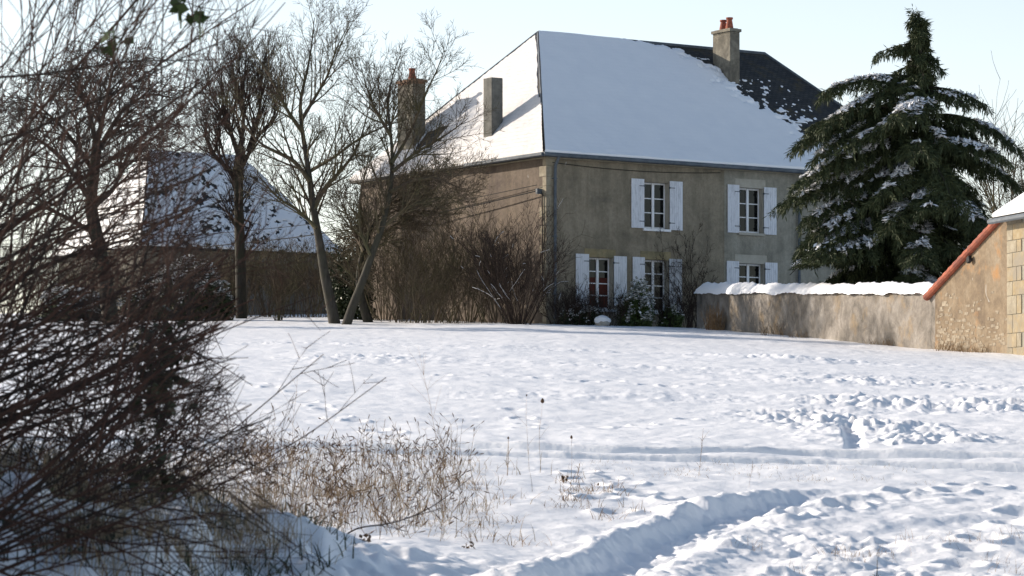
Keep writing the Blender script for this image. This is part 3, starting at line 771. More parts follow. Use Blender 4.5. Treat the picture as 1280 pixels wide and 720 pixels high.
def treeB2():
    Y = 109.0; base = ground(460, 0, Y)-Vector((0, 0, .12)); o = []
    P = dict(PT); P['rmin'] = .009
    main = px_path([(462, 408), (452, 375), (448, 350), (452, 320), (462, 290), (478, 262), (500, 240)], Y, base)
    limb_tree(o, [(main, .19, 26, 1.8, 0, .0)], P, .02)
    Ls = [px_path(q, Y, base, .8) for q in ([(450, 340), (470, 300), (500, 275), (535, 262), (560, 270)], [(455, 315), (440, 285), (428, 255), (420, 240)], [(478, 262), (520, 235), (550, 215)])]
    limb_tree(o, [(L, .07, 40, 1.4, 1, -.05) for L in Ls], P, .012)
    return tree_obj('bare_tree', base, o, M['bark_dark'], M['twig'], 'low dark tangled tree right behind the leaning right trunk', 'tree', 'bare trees left of the farmhouse')
treeB2()
def treeC():
    Y = 119.0; base = ground(300, 0, Y)-Vector((0, 0, .2)); o = []
    P = dict(PT); P['up'] = [.06, .07, .07, .05, .04]; P['ang'] = [(18, 42)]*5; P['rmin'] = .008
    main = px_path([(302, 405), (301, 340), (299, 280), (298, 230), (300, 190)], Y, base)
    limb_tree(o, [(main, .23, 22, 2.0, 0, .3)], P, .17)
    Ls = [px_path(q, Y, base, .5) for q in ([(299, 215), (312, 190), (325, 165), (345, 150), (352, 120)], [(300, 200), (290, 170), (280, 140), (276, 100), (278, 75)], [(300, 190), (305, 150), (302, 110), (298, 72)],
          [(298, 230), (280, 205), (262, 190), (255, 160)], [(310, 190), (322, 150), (328, 115), (325, 80)])]
    limb_tree(o, [(L, .12, 20, 2.3, 1, .6) for L in Ls], P, .012)
    return tree_obj('bare_tree', base, o, M['bark_dark'], M['twig_dark'], 'thick trunked bare tree with dense upright shoots in front of the barn', 'tree', 'bare trees left of the farmhouse')
treeC()
def treeD():
    Y = 104.0; base = ground(128, 0, Y)-Vector((0, 0, .2)); o = []
    P = dict(PT); P['up'] = [.0, -.01, -.02, -.02, -.02]; P['rmin'] = .012
    main = px_path([(140, 415), (132, 350), (122, 300), (112, 255), (118, 215), (122, 175)], Y, base)
    limb_tree(o, [(main, .30, 10, 1.6, 0, .1)], P, .17)
    Ls = [px_path(q, Y, base, 1.2) for q in ([(115, 260), (145, 235), (160, 190), (190, 160), (215, 150), (232, 170)], [(122, 190), (150, 140), (185, 115), (215, 122)], [(120, 180), (110, 130), (90, 100), (60, 92)],
          [(113, 250), (80, 200), (45, 170), (10, 165), (-20, 190)], [(118, 215), (80, 160), (40, 125), (5, 120)], [(122, 175), (135, 120), (140, 85), (160, 75)], [(116, 290), (70, 265), (30, 250), (-10, 262)])]
    limb_tree(o, [(L, .105, 24, 1.8, 1, .05) for L in Ls], P, .014)
    return tree_obj('bare_tree', base, o, M['bark_dark'], M['twig_dark'], 'spreading old bare tree with bent trunk behind the foreground branches, furthest left of the trees', 'tree', 'bare trees left of the farmhouse')
treeD()
def treeR():
    Y = 135.0; base = Vector(((1290-CX)/F*Y, Y, 4.6)); o = []
    P = dict(PT); P['levels'] = 3; P['rmin'] = .013; P['up'] = [.05]*5
    for k in range(10):
        grow(o, (rnd(-.5, .5), rnd(-.5, .5), 0), (rnd(-.55, .55), rnd(-.4, .4), 1), rnd(7.0, 9.5), .10, 1, P)
    grow(o, (0, 0, 0), (0, 0, 1), 6.5, .2, 0, P)
    return tree_obj('bare_tree', base, o, M['bark'], M['twig'], 'pale fan of fine bare branches behind the outbuilding roof', 'tree')
treeR()

# ------------------------------------------------------------------ bare shrubs (templates, then copies)
def shrub_mesh(n, h, spread, P, r=.016, base_r=.35):
    o = []
    for k in range(n):
        a = rnd(0, 6.28); s = rnd(0, 1)**.7*spread
        grow(o, (math.cos(a)*base_r*rnd(0, 1), math.sin(a)*base_r*rnd(0, 1), -.1), (math.cos(a)*s, math.sin(a)*s, 1), h*rnd(.6, 1.05)*math.sqrt(1+s*s*.4), r*rnd(.6, 1.2), 1, P)
    return o
PS = dict(levels=3, seg=[.3, .3, .25, .2], taper=[.3, .35, .4, .4], kids=[8, 8, 5], start=[.2, .2, .15], wob=[.1, .12, .16, .2], up=[.02, .02, .02, .02],
          ang=[(15, 45)]*4, ratio=[.5, .45, .42], rmin=.007, lmin=.1)
def bare_shrub(o, base, label, mat, sc=1, group=None, snowy=0, rz=0):
    root = empty('bare_shrub', base, rz); tag(root, label, 'shrub', group)
    tubes(o, range(0, 9), {1: 4, 2: 3, 3: 3}).build('branches', mat, root)
    if snowy:
        b = MB()
        for pts, rad, lev in o:
            P = np.array(pts)
            if P[-1, 2] > 1.6 and random.random() < .7: continue
            d = P[-1]-P[0]
            if abs(d[2]) > .85*np.linalg.norm(d) or random.random() > snowy: continue
            b.tube(P+np.array([0, 0, .012]), np.maximum(np.array(rad)*.8, .006), 3)
        if b.v: b.build('twig_snow', M['snow'], root)
    root.scale = (sc, sc, sc); return root
bigshrub = bare_shrub(shrub_mesh(54, 3.5, .8, PS, .018, .45), ground(648, 0, 105.5), 'large fan shaped bare shrub with snow on its lower stems at the farmhouse corner', M['twig_dark'], 1.0, snowy=.07)
s1 = bare_shrub(shrub_mesh(27, 3.4, .7, PS, .016, .7), ground(585, 0, 109.5), 'tall brown thicket against the side wall, next to the fan shaped shrub', M['twig'], 1.0, 'thickets along the side wall')
for px, Y, sc, rz, lab in ((545, 111, 1.05, 1.0, 'brown thicket against the side wall, second from the fan shaped shrub'), (505, 110, .95, 2.2, 'brown thicket against the side wall, third from the fan shaped shrub'),
                       (480, 113.5, 1.0, 3.3, 'brown thicket at the far end of the side wall'), (620, 108.2, .85, 4.1, 'low brown thicket right behind the fan shaped shrub'),
                       (565, 108, .55, 5.1, 'small brown undergrowth shrub before the side wall thickets'), (525, 108, .6, .4, 'small undergrowth shrub just right of the leaning trunks')):
    c = copy_tree(s1); c.location = ground(px, 0, Y); c.rotation_euler.z = rz; c.scale = (sc*1.25, sc*1.1, sc*rnd(.72, 1.15)); c['label'] = lab
s2 = bare_shrub(shrub_mesh(22, 2.1, .45, PS, .016, .15), ground(348, 0, 111), 'slim grey bare shrub standing alone left of the twin trunks', M['twig'], 1.0)
s3 = bare_shrub(shrub_mesh(36, 2.6, .55, PS, .016, .8), ground(400, 0, 121), 'rust brown thicket behind the twin trunks', M['twig'], 1.0, 'thickets before the barn')
for px, Y, sc, rz, lab in ((372, 123, 1.0, .8, 'rust brown thicket under the right end of the barn roof'), (335, 124, 1.0, 1.7, 'rust brown thicket right of the thick trunk'), (290, 123, 1.0, 2.9, 'rust brown thicket behind the thick trunk'),
                           (250, 125, .95, 3.9, 'brown thicket behind the dark evergreen bush'), (165, 121, .9, 5.0, 'brown thicket left of the dark evergreen bush'), (120, 118, .85, .3, 'brown thicket by the bent trunk'),
                           (70, 119, .9, 1.2, 'brown thicket left of the bent trunk'), (20, 120, 1.0, 2.1, 'brown thicket at the left edge behind the branches'), (435, 124, .9, 3.0, 'rust brown thicket seen between twin trunks and side wall'),
                           (-40, 118, 1.0, 4.4, 'brown thicket cut off by the left edge')):
    c = copy_tree(s3); c.location = ground(px, 0, Y); c.rotation_euler.z = rz; c.scale = (sc*1.15, sc*1.15, sc); c['label'] = lab
PS4 = dict(PS); PS4['rmin'] = .0065
s4 = bare_shrub(shrub_mesh(30, 1.15, .6, PS4, .011, .4), ground(700, 0, 107.0), 'low brown shrub under the drainpipe at the house corner', M['twig_dark'], 1.0, 'low shrubs under the front windows')
for px, Y, sc, rz, lab in ((728, 107.2, 1.15, 1, 'low brown shrub under the red curtained window'), (762, 107.6, .95, 2, 'low brown shrub behind the snow topped boulder'), (834, 109.2, 1.0, 3.2, 'low brown shrub right of the snowy evergreen bush'),
                           (858, 110.2, 1.15, 4.1, 'low brown shrub beside the end of the garden wall')):
    c = copy_tree(s4); c.location = ground(px, 0, Y); c.rotation_euler.z = rz; c.scale = (sc, sc, sc); c['label'] = lab

# ------------------------------------------------------------------ leafy bushes
def rdir(n):
    v = RNG.normal(size=(n, 3)); return v/np.linalg.norm(v, axis=1)[:, None]
def leaf_cloud(n, rx, ry, rz, clumps, L, W, shell=.55):
    cl = rdir(clumps)*(RNG.random((clumps, 1))*(1-shell)+shell); cl[:, 2] = np.abs(cl[:, 2])*1.0
    sz = .22+.2*RNG.random(clumps); k = RNG.integers(0, clumps, n)
    c = cl[k]+rdir(n)*(sz[k]*RNG.random(n)**.5)[:, None]
    c = c*np.array([rx, ry, rz]); c[:, 2] += .05
    d = rdir(n); w = np.cross(d, rdir(n)); w /= np.linalg.norm(w, axis=1)[:, None]
    return c, d, w, L*(.6+.7*RNG.random(n)), W*(.6+.7*RNG.random(n))
def leafy(name, base, label, cat, n, rx, ry, rz, clumps, L, W, mat, snow=0, group=None, h=None):
    root = empty(name, base); tag(root, label, cat, group)
    c, d, w, LL, WW = leaf_cloud(n, rx, ry, rz, clumps, L, W)
    b = MB(); b.leaves(c, d, w, LL, WW); b.build('foliage', mat, root)
    o = shrub_mesh(10, rz*.9, rx*.7, dict(PS, levels=2)); tubes(o, range(9), {1: 5}).build('stems', M['bark_dark'], root)
    if snow:
        top = c[:, 2]/rz+.35*np.sqrt((c[:, 0]/rx)**2+(c[:, 1]/ry)**2)
        noi = fbm(c[:, 0]*4, c[:, 2]*4+c[:, 1]*3, 2, 33)
        m = (top+noi*.7 > 1.0-snow*.4) & (RNG.random(n) < .8)
        cc = c[m]; nn = len(cc); dd = rdir(nn); dd[:, 2] *= .25; dd /= np.linalg.norm(dd, axis=1)[:, None]
        ww = np.cross(dd, np.array([0, .15, 1.])); ww /= np.linalg.norm(ww, axis=1)[:, None]
        b = MB(); b.leaves(cc+np.array([0, 0, .02]), dd, ww, LL[m]*1.1, WW[m]*1.6)
        b.leaves(cc+np.array([0, 0, .01]), ww, np.cross(dd, ww)*.7+dd*.2, LL[m]*.8, WW[m]*1.2); b.build('foliage_snow', M['snow'], root)
    return root
leafy('evergreen_bush', ground(796, 0, 108.2), 'round evergreen bush dusted with snow before the ground floor windows', 'bush', 9000, .62, .6, 1.45, 42, .055, .03, M['leaf_ivy'], .75)
leafy('evergreen_bush', ground(240, 0, 113), 'dark glossy evergreen bush in front of the barn', 'bush', 16000, 1.4, 1.0, 1.9, 70, .08, .04, M['leaf_dark'], .12)
leafy('evergreen_bush', ground(190, 0, 114.5), 'dark evergreen bush left of the glossy one before the barn', 'bush', 9000, 1.0, .9, 1.3, 50, .08, .04, M['leaf_dark'], .15)
leafy('evergreen_bush', ground(90, 0, 113), 'low evergreen bush with snow flecks left of the bent trunk', 'bush', 9000, 1.5, .9, 1.05, 50, .08, .04, M['leaf_dark'], .4)
leafy('evergreen_bush', ground(838, 0, 109), 'small yellow green bush low beside the front wall', 'bush', 2600, .45, .35, .65, 26, .05, .025, M['leaf_ivy'], .1)
leafy('evergreen_bush', ground(440, 0, 116), 'dark ivy clad bush between the tangled tree and the side wall', 'bush', 12000, .9, .9, 2.9, 60, .07, .035, M['leaf_dark'], 0)
leafy('evergreen_bush', ground(725, 0, 107.3), 'dark low evergreen under the red curtained window', 'bush', 3000, .8, .35, .6, 30, .05, .025, M['leaf_dark'], .2)
# snow topped boulder
def blob(b, c, r, seed=0, n=14, m=9):
    th = np.linspace(0, 2*math.pi, n, endpoint=False); ph = np.linspace(-math.pi/2, math.pi/2, m)
    PH, TH = np.meshgrid(ph, th, indexing='ij'); k = 1+.35*fbm(TH*1.1+seed, PH*1.6, 2, seed)
    V = np.stack([c[0]+r[0]*np.cos(PH)*np.cos(TH)*k, c[1]+r[1]*np.cos(PH)*np.sin(TH)*k, c[2]+r[2]*np.sin(PH)*k], -1)
    q = b.addv(V); i = np.arange(m-1)[:, None]; j = np.arange(n)[None, :]
    b.f4.append(q+np.stack([i*n+j, i*n+(j+1) % n, (i+1)*n+(j+1) % n, (i+1)*n+j], -1).reshape(-1, 4))
bp = ground(753, 0, 106.4); bo = empty('boulder', bp); tag(bo, 'small boulder capped with snow below the front windows', 'boulder')
b = MB(); blob(b, (0, 0, .1), (.25, .2, .2), 2); b.build('rock', M['stone'], bo, smooth=True)
b = MB(); blob(b, (0, 0, .2), (.28, .22, .16), 4, 18, 11); b.build('snow_cap', M['snow'], bo, smooth=True)
# climbing vine on the front wall
def vine():
    root = empty('climbing_vine', (HX, HYY, HZ), ANG); tag(root, 'leafless climbing vine spreading over the front wall right of the worn shutter', 'vine')
    o = []
    P = dict(PS, wob=[.3]*4, up=[.02]*4, levels=4, ang=[(20, 55)]*4)
    for k in range(7):
        u0 = fac(862, 400)[0]+rnd(-.15, .4)
        grow(o, (u0, -.1, -.1), (rnd(-.6, .25), 0, 1), rnd(2.0, 4.1), .02, 1, P)
    for pts, rad, lev in o:
        for p in pts: p[1] = -.04-.03*random.random()-.02*lev
    tubes(o, range(9), {1: 4}).build('stems', M['twig_dark'], root)
vine()
# dead brush and a leaning stake at the garden wall
def brush(base, label, n, h, spread, mat, rb=.25, name='dry_brush', cat='dead plant', r=.008):
    b = MB(); root = None
    for k in range(n):
        a = rnd(0, 6.28); rr = rb*math.sqrt(random.random()); p = np.array([math.cos(a)*rr, math.sin(a)*rr*.6, -.05]); d = np.array([rnd(-1, 1)*spread, rnd(-1, 1)*spread, 1.0]); pts = [p]
        hh = h*rnd(.5, 1.1)
        for i in range(5):
            d = d+np.array([rnd(-.08, .08), rnd(-.08, .08), -.03]); pts.append(pts[-1]+d/np.linalg.norm(d)*hh/5)
        b.tube(pts, np.linspace(r, r*.4, 6), 3)
    o = b.build(name, mat, None, loc=base); tag(o, label, cat); return o
p = WA+WD*2.9+WN*.35
brush((p[0], p[1], gz(p[0], p[1])), 'clump of dead brown stalks standing against the garden wall', 130, .95, .28, M['dry'], .3)
p = WA+WD*1.7+WN*.4; gzp = gz(p[0], p[1])
b = MB(); b.tube([(0, 0, -.05), (.25, 0, .3)], [.06, .05], 6, True); blobb = b.build('wooden_stake', M['wood'], None, loc=(p[0], p[1], gzp)); tag(blobb, 'short pale broken stake leaning by the dead stalks at the wall', 'stake')
for t_, n_, h_ in ((8.5, 70, .5), (10.5, 40, .35), (17.5, 60, .3), (22.5, 90, .35), (24.3, 80, .3)):
    p = WA+WD*t_+WN*.3
    brush((p[0], p[1], gz(p[0], p[1])), {8.5: 'thin arching dead weeds at the middle of the garden wall', 10.5: 'few short dead weeds right of the arching ones at the wall', 17.5: 'short dead weeds where the garden wall meets the ochre gable', 22.5: 'low brown weeds at the foot of the ochre gable',
          24.3: 'low weeds below the corner stones of the outbuilding'}[t_], n_, h_, .6, M['dry'], .5, r=.006)

# ------------------------------------------------------------------ cedar
def cedar():
    Y = 98.0; X = (1150-CX)/F*Y; z0 = gz(X, Y); H = 14.27-z0
    root = empty('cedar', (X, Y, z0)); tag(root, 'tall dark cedar with drooping boughs and snow on its branches behind the garden wall', 'tree')
    tb = MB(); zs = np.linspace(-.2, H-.1, 14); tb.tube([(.03*math.sin(z), .03*math.cos(z*1.3), z) for z in zs], .24*(1-zs.clip(0)/H)**.8+.015, 10); tb.build('trunk', M['bark_dark'], root, smooth=True)
    px = [4, 20, 40, 60, 80, 100, 112, 135, 165, 200, 240, 290, 345]
    hz = [((HY-p)/F*Y-z0) for p in px]
    rl = [.05, .28, .48, .7, .95, 1.3, 2.7, 3.15, 3.6, 3.6, 3.85, 3.85, 3.95]
    rr = [.05, .22, .36, .55, .7, 1.1, 1.9, 2.25, 2.85, 2.9, 2.6, 2.9, 3.0]
    def rad(h, az):
        c = math.cos(az); l = np.interp(h, hz[::-1], rl[::-1]); r_ = np.interp(h, hz[::-1], rr[::-1])
        return l*(.5-.5*c)+r_*(.5+.5*c)
    wood = MB(); C = []; D = []; SC = []; SD = []; SS = []
    br = []
    h = .9
    while h < H-.15:
        k = random.choice((3, 4, 5)) if h < H-2.5 else 4
        if h < H*.5: k += 1
        for i in range(k): br.append((h+rnd(-.15, .15), rnd(0, 6.28)))
        h += rnd(.26, .42) if h < H-2.5 else .2
    # hero boughs seen in outline
    for (pp, az, L) in ((160, math.pi, 3.9), (112, math.pi, 3.0), (128, math.pi*1.08, 3.3), (235, math.pi*1.05, 4.3), (62, math.pi, 1.35), (120, .1, 2.0), (160, -.1, 2.95), (200, .1, 2.9), (290, math.pi*1.12, 3.9), (325, math.pi*.97, 3.9), (270, math.pi*.95, 3.7), (310, math.pi*1.25, 4.0), (330, math.pi*1.1, 4.1), (300, math.pi*1.45, 3.4), (250, -1.1, 3.2), (195, 3.5, 3.9)):
        br.append(((HY-pp)/F*Y-z0+L*.12, az, L))
    for item in br:
        h, az = item[:2]; Lr = item[2] if len(item) > 2 else rad(h, az)*random.choice((rnd(.45, .8), rnd(.75, 1.06)))
        if Lr < .15: continue
        while h < 3.0 and ((math.cos(az)*Lr+X-WA[0])*WN[0]+(math.sin(az)*Lr+Y-WA[1])*WN[1]) > -.5: Lr *= .9
        d = np.array([math.cos(az), math.sin(az), 0]); n = max(6, int(Lr/.16)); 
        rise = rnd(.0, .22); drop = rnd(.3, .55) if h > H*.35 else rnd(.2, .42)
        t = np.linspace(0, 1, n); side = np.array([-d[1], d[0], 0]); wv = rnd(-.25, .25)
        pts = np.array([0, 0, h])+d*(Lr*t)[:, None]+side*(wv*Lr*t**2)[:, None]+np.array([0, 0, 1])*(Lr*(rise*t-drop*t**2.2))[:, None]
        wood.tube(pts, .012+.05*(Lr/4)*(1-t), 4)
        snowy = random.random() < (.95 if len(item) > 2 else (.85 if d[0] < -.2 or d[1] < -.5 else .45)) and h < H-1.3
        sn0 = rnd(.25, .6); sn1 = rnd(.85, 1.01)
        for i in range(1, n):
            tt = t[i]
            for sd in (-1, 1):
                sl = (Lr*.34*(1-.55*tt)*min(1, tt*2.2+.25))*rnd(.5, 1.1)
                a = R(rnd(40, 70)); dd = d*math.cos(a)+side*sd*math.sin(a)
                m = max(3, int(sl/.065)); q = np.linspace(0, 1, m)
                tw = pts[i]+dd*(sl*q)[:, None]+np.array([0, 0, -1])*(sl*(.10*q+.62*q**2))[:, None]
                nn = 10
                base = np.repeat(tw, nn, 0)+RNG.normal(size=(m*nn, 3))*.025
                fd = dd*.55+RNG.normal(size=(m*nn, 3))*.42; fd[:, 2] -= .55+.9*RNG.random(m*nn)**2
                fd /= np.linalg.norm(fd, axis=1)[:, None]
                C.append(base); D.append(fd)
                hn = int(m*2.2); hb_ = tw[RNG.integers(0, m, hn)]; hd = RNG.normal(size=(hn, 3))*.16+dd*.12; hd[:, 2] = -1; hd /= np.linalg.norm(hd, axis=1)[:, None]
                C.append(hb_+hd*(.18*RNG.random(hn))[:, None]); D.append(hd)
                if snowy and sn0 < tt < sn1:
                    msk = (fbm(tw[:, 0]*.9+h, tw[:, 1]*.9+tw[:, 2], 2, 7) > -.2) & (q < .7)
                    if msk.any():
                        tw2 = np.repeat(tw[msk], 4, 0)+RNG.normal(size=(msk.sum()*4, 3))*np.array([.04, .04, .010])+np.array([0, 0, .03])
                        SC.append(tw2); SD.append(np.repeat(dd[None], len(tw2), 0)+RNG.normal(size=(len(tw2), 3))*.5*np.array([1, 1, .5])+np.array([0, 0, -.28]))
    # leader tuft
    for k in range(60):
        z = H-rnd(0, .9)**1.0; base = np.array([[-.22*max(0, (z-H+.5))/.5*1.0, 0, z-.12*max(0, (z-H+.3))]])+RNG.normal(size=(14, 3))*.05; fd = RNG.normal(size=(14, 3))*.5; fd[:, 2] -= .7; fd /= np.linalg.norm(fd, axis=1)[:, None]; C.append(base+fd*rnd(0, .12)); D.append(fd)
    C = np.concatenate(C); D = np.concatenate(D); n = len(C)
    W = np.cross(D, rdir(n)); W /= np.linalg.norm(W, axis=1)[:, None]+1e-6
    b = MB(); L = .06+.085*RNG.random(n)
    def ok(Q):
        wx = Q[:, 0]+X-WA[0]; wy = Q[:, 1]+Y-WA[1]; off = wx*WN[0]+wy*WN[1]
        return (off < -.6) | (Q[:, 2]+z0 > 6.1)
    k_ = ok(C+D*2*L[:, None]); C, D, W, L = C[k_], D[k_], W[k_], L[k_]; n = len(C); b.leaves(C+D*L[:, None], D, W, L, .010+.012*RNG.random(n)); b.build('foliage', M['needle'], root)
    wood.build('branches', M['bark_dark'], root)
    SC = np.concatenate(SC); SD = np.concatenate(SD); SD /= np.linalg.norm(SD, axis=1)[:, None]; k_ = ok(SC); SC, SD = SC[k_], SD[k_]; n = len(SC)
    up = np.array([0, -.1, 1.])+RNG.normal(size=(n, 3))*.25; W = np.cross(SD, up); W /= np.linalg.norm(W, axis=1)[:, None]
    b = MB(); b.leaves(SC+np.array([0, 0, .02]), SD, W, .07+.07*RNG.random(n), .030+.03*RNG.random(n)); b.build('branch_snow', M['snow'], root)
    print('cedar needles', len(C), 'snow', n)
cedar()

# ------------------------------------------------------------------ foreground hedgerow
PF = dict(levels=3, seg=[.14, .14, .11, .09], taper=[.25, .25, .35, .4], kids=[8, 6, 4, 3], start=[.12, .10, .1], wob=[.04, .045, .06, .08], up=[.0, -.004, -.002, .01],
          ang=[(18, 60)]*4, ratio=[.55, .6, .55], rmin=.0021, lmin=.09)
def trim(o, base):
    """the hedgerow ends at a trimmed edge: cut every stem where it grows past it"""
    res = []
    for pts, rad, lev in o:
        P = np.array(pts)+np.array(base); px = CX+F*P[:, 0]/P[:, 1]; py = HY-F*P[:, 2]/P[:, 1]
        lim = np.interp(py, [-400, 0, 60, 200, 300, 420, 500, 720], [365, 350, 335, 320, 330, 330, 360, 470])+60*vnoise(py*.03, py*0+base[0]*3, 3)-22*lev
        bad = np.nonzero(px > lim)[0]; n = bad[0] if len(bad) else len(P)
        if n >= 2:
            rr = list(rad[:n])
            if n < len(P): rr = list(np.array(rr)*np.linspace(1, .5, n))
            res.append((pts[:n], rr, lev))
    return res
def fg_shrub(x, Y, label, mat, n, h, lean, spread, r, P=PF):
    base = Vector((x, Y, gz(x, Y))); o = []
    for k in range(n):
        d = np.array([lean+rnd(-spread, spread), rnd(-.5, .5), 1.0])
        grow(o, (rnd(-.3, .3), rnd(-.3, .3), -.08), d, h*rnd(.55, 1.1), r*rnd(.6, 1.25), 1, P)
    root = empty('bare_shrub', base); tag(root, label, 'shrub', 'foreground hedgerow shrubs'); o = trim(o, base)
    tubes(o, range(9), {1: 7, 2: 5, 3: 4}).build('branches', mat, root, smooth=True)
    return root
X_ = lambda px, Y: (px-CX)/F*Y
fg_shrub(X_(-200, 12.5), 12.5, 'red brown shrub on the bank whose long stems reach furthest right', M['twig_red'], 16, 3.4, 1.4, .85, .011)
fg_shrub(X_(-80, 10.5), 10.5, 'dark thorny shrub nearest the camera at the left edge', M['twig_dark'], 10, 2.5, 1.1, 1.0, .008)
fg_shrub(X_(60, 13.5), 13.5, 'dark dense shrub in the middle of the bank', M['twig_dark'], 8, 1.7, .5, 1.1, .007)
fg_shrub(X_(150, 15.0), 15.0, 'red stemmed low shrub on the right shoulder of the bank', M['twig_red'], 9, 1.1, .9, .7, .005)
fg_shrub(X_(-430, 13.5), 13.5, 'big dark shrub leaning in from beyond the left edge', M['twig_red'], 21, 4.2, 1.5, .8, .013)
fg_shrub(X_(-350, 9.5), 9.5, 'red brown shrub whose arching twigs cross the top left corner', M['twig_red'], 16, 3.2, 1.5, .7, .009)
fg_shrub(X_(30, 12.3), 12.3, 'low tangle of dark brambles on top of the bank', M['twig_dark'], 26, .75, 0, 1.6, .0045)
fg_shrub(X_(120, 13.0), 13.0, 'low red brown bramble tangle below the ivy leaves', M['twig_red'], 20, .7, .2, 1.6, .004)
fg_shrub(X_(-560, 11.0), 11.0, 'tall dark shrub outside the left edge whose boughs sweep in level', M['twig_dark'], 18, 4.0, 2.3, .9, .012)
# leaning branches that reach over the snow, each shaped after the picture at its own distance
def bough(pxs, Y, r0, label, nk=9, kl=.5, mat='twig_red', leaves=False):
    base = Vector(at(pxs[0][0], pxs[0][1], Y)); o = []
    P = px_path(pxs, Y, base, 0); P = [p+np.array([0, .3*i/len(P), 0]) for i, p in enumerate(P)]
    limb_tree(o, [(P, r0, nk, kl, 0, .15)], PF, .0018, .0018)
    root = empty('fallen_bough', base); tag(root, label, 'branch', 'boughs reaching out of the hedgerow')
    tubes(o, [0], {0: 7}).build('stem', M[mat], root, smooth=True); tubes(o, range(1, 9), {2: 4, 3: 3}).build('twigs', M[mat], root)
    return root
bough([(-40, 640), (60, 600), (140, 540), (210, 420), (270, 330), (312, 255), (345, 200)], 12.2, .010, 'long red bough rising steeply across the barn roof')
bough([(-60, 560), (30, 500), (110, 430), (200, 375), (270, 345), (330, 290)], 11.5, .009, 'dark red bough arching over the dark evergreen bush')
bough([(-60, 330), (60, 250), (140, 190), (220, 130), (280, 75), (350, -10)], 11.0, .009, 'red bough slanting up to the sky at the top')
bough([(-60, 210), (60, 150), (150, 105), (230, 60), (300, 30)], 12.0, .008, 'dark bough near the top left corner', mat='twig_dark')
bough([(-60, 100), (60, 90), (150, 70), (240, 68), (310, 60)], 11.4, .006, 'thin bough running nearly level across the top left', mat='twig_dark')
bough([(30, 690), (120, 640), (200, 600), (260, 560), (330, 500), (400, 440)], 13.0, .006, 'low red bough slanting over the bank edge')
bough([(120, 700), (220, 640), (300, 590), (380, 545), (440, 500), (480, 470)], 15.0, .006, 'dry bough slanting up through the brown weeds', 7, .4)
bough([(410, 690), (440, 660), (490, 655), (530, 640), (560, 620), (590, 595)], 15.5, .005, 'small dead bough lying on the snow below the weeds', 8, .25, 'twig_dark')
bough([(-60, 480), (80, 440), (200, 445), (300, 400), (390, 365)], 12.5, .006, 'thin red bough arching low across the snow field', 6, .3)
bough([(-60, 430), (40, 330), (150, 300), (220, 262), (290, 240)], 12.5, .010, 'thick dark bough crossing the bent trunk', 10, .6, 'twig_dark')
bough([(-60, 300), (20, 230), (100, 215), (190, 170), (240, 100), (262, 30)], 13.0, .008, 'curving red bough over the spreading tree', 10, .6)
# ivy on a stem, and a few leaves left at the top
def leaf_sprig(px, py, Y, n, s, label, sx=1, sz=1):
    c0_ = np.array(at(px, py, Y)); c = RNG.normal(size=(n, 3))*s*np.array([sx, 1, sz]); d = rdir(n); w = np.cross(d, rdir(n)); w /= np.linalg.norm(w, axis=1)[:, None]
    b = MB(); b.leaves(c, d, w, .022+.012*RNG.random(n), .018+.01*RNG.random(n))
    zz_ = np.linspace(c[:, 2].min()-.04, c[:, 2].max()+.03, 6); b.tube([(0, 0, z) for z in zz_], [.003]*6, 4)
    for q in c: b.tube([(0, 0, q[2]-.02), q*[.5, .5, 1], q], [.0015]*3, 3)
    o = b.build('leaf_cluster', M['leaf_ivy'] if n < 40 else M['leaf_dark'], None, loc=tuple(c0_)); tag(o, label, 'leaves')
leaf_sprig(200, 470, 12.4, 150, .06, 'dark ivy leaves hanging on a stem above the bank', .9, 2.0)
leaf_sprig(226, 14, 11.2, 7, .02, 'left one of the two green leaf sprigs at the top'); leaf_sprig(250, 22, 11.2, 7, .02, 'right one of the two green leaf sprigs at the top'); leaf_sprig(142, 52, 11.6, 8, .025, 'green leaf sprig below the top edge, over the spreading tree')
leaf_sprig(188, 600, 12.6, 60, .05, 'dark leaves low on the bank beside the snow lumps')

# dead grass on the bank
def blades(pts, hmin, hmax, bend, w, curl=.4):
    b = MB(); n = len(pts); h = RNG.uniform(hmin, hmax, n); a = RNG.uniform(0, 6.28, n)
    dx = np.cos(a)*bend*RNG.random(n); dy = np.sin(a)*bend*RNG.random(n); wx = np.cos(a+1.57+RNG.normal(size=n)*.5)*w; wy = np.sin(a+1.57)*w
    V = []
    for t, k in ((0, 1), (.35, .8), (.7, .55), (1, .1)):
        cx = pts[:, 0]+dx*h*t**1.8*1.4; cy = pts[:, 1]+dy*h*t**1.8*1.4; cz = pts[:, 2]-.02+h*(t-curl*bend*t**2.5*.4)
        V.append(np.stack([cx-wx*k, cy-wy*k, cz], -1)); V.append(np.stack([cx+wx*k, cy+wy*k, cz], -1))
    V = np.stack(V, 1); k = b.addv(V.reshape(-1, 3)); q = np.arange(n)[:, None]*8
    for s in (0, 2, 4): b.f4.append(k+np.concatenate([q+s, q+s+1, q+s+3, q+s+2], 1))
    return b
def scatter(n, pxr, Yr, clump=None, sd=.12, seed=0):
    rg = np.random.default_rng(seed)
    if clump:
        Yc = rg.uniform(*Yr, clump); Xc = (rg.uniform(*pxr, clump)-CX)/F*Yc; k = rg.integers(0, clump, n)
        X = Xc[k]+rg.normal(size=n)*sd; Y = Yc[k]+rg.normal(size=n)*sd
    else: Y = rg.uniform(*Yr, n); X = (rg.uniform(*pxr, n)-CX)/F*Y
    return np.stack([X, Y, terrain(X, Y)], -1)
P_ = scatter(3600, (-60, 360), (10, 15.5), 60, .085, 4)
tag(blades(P_, .06, .28, .9, .0020).build('dead_grass', M['straw']), 'pale dead grass hanging over the snowy bank', 'grass', kind='stuff')
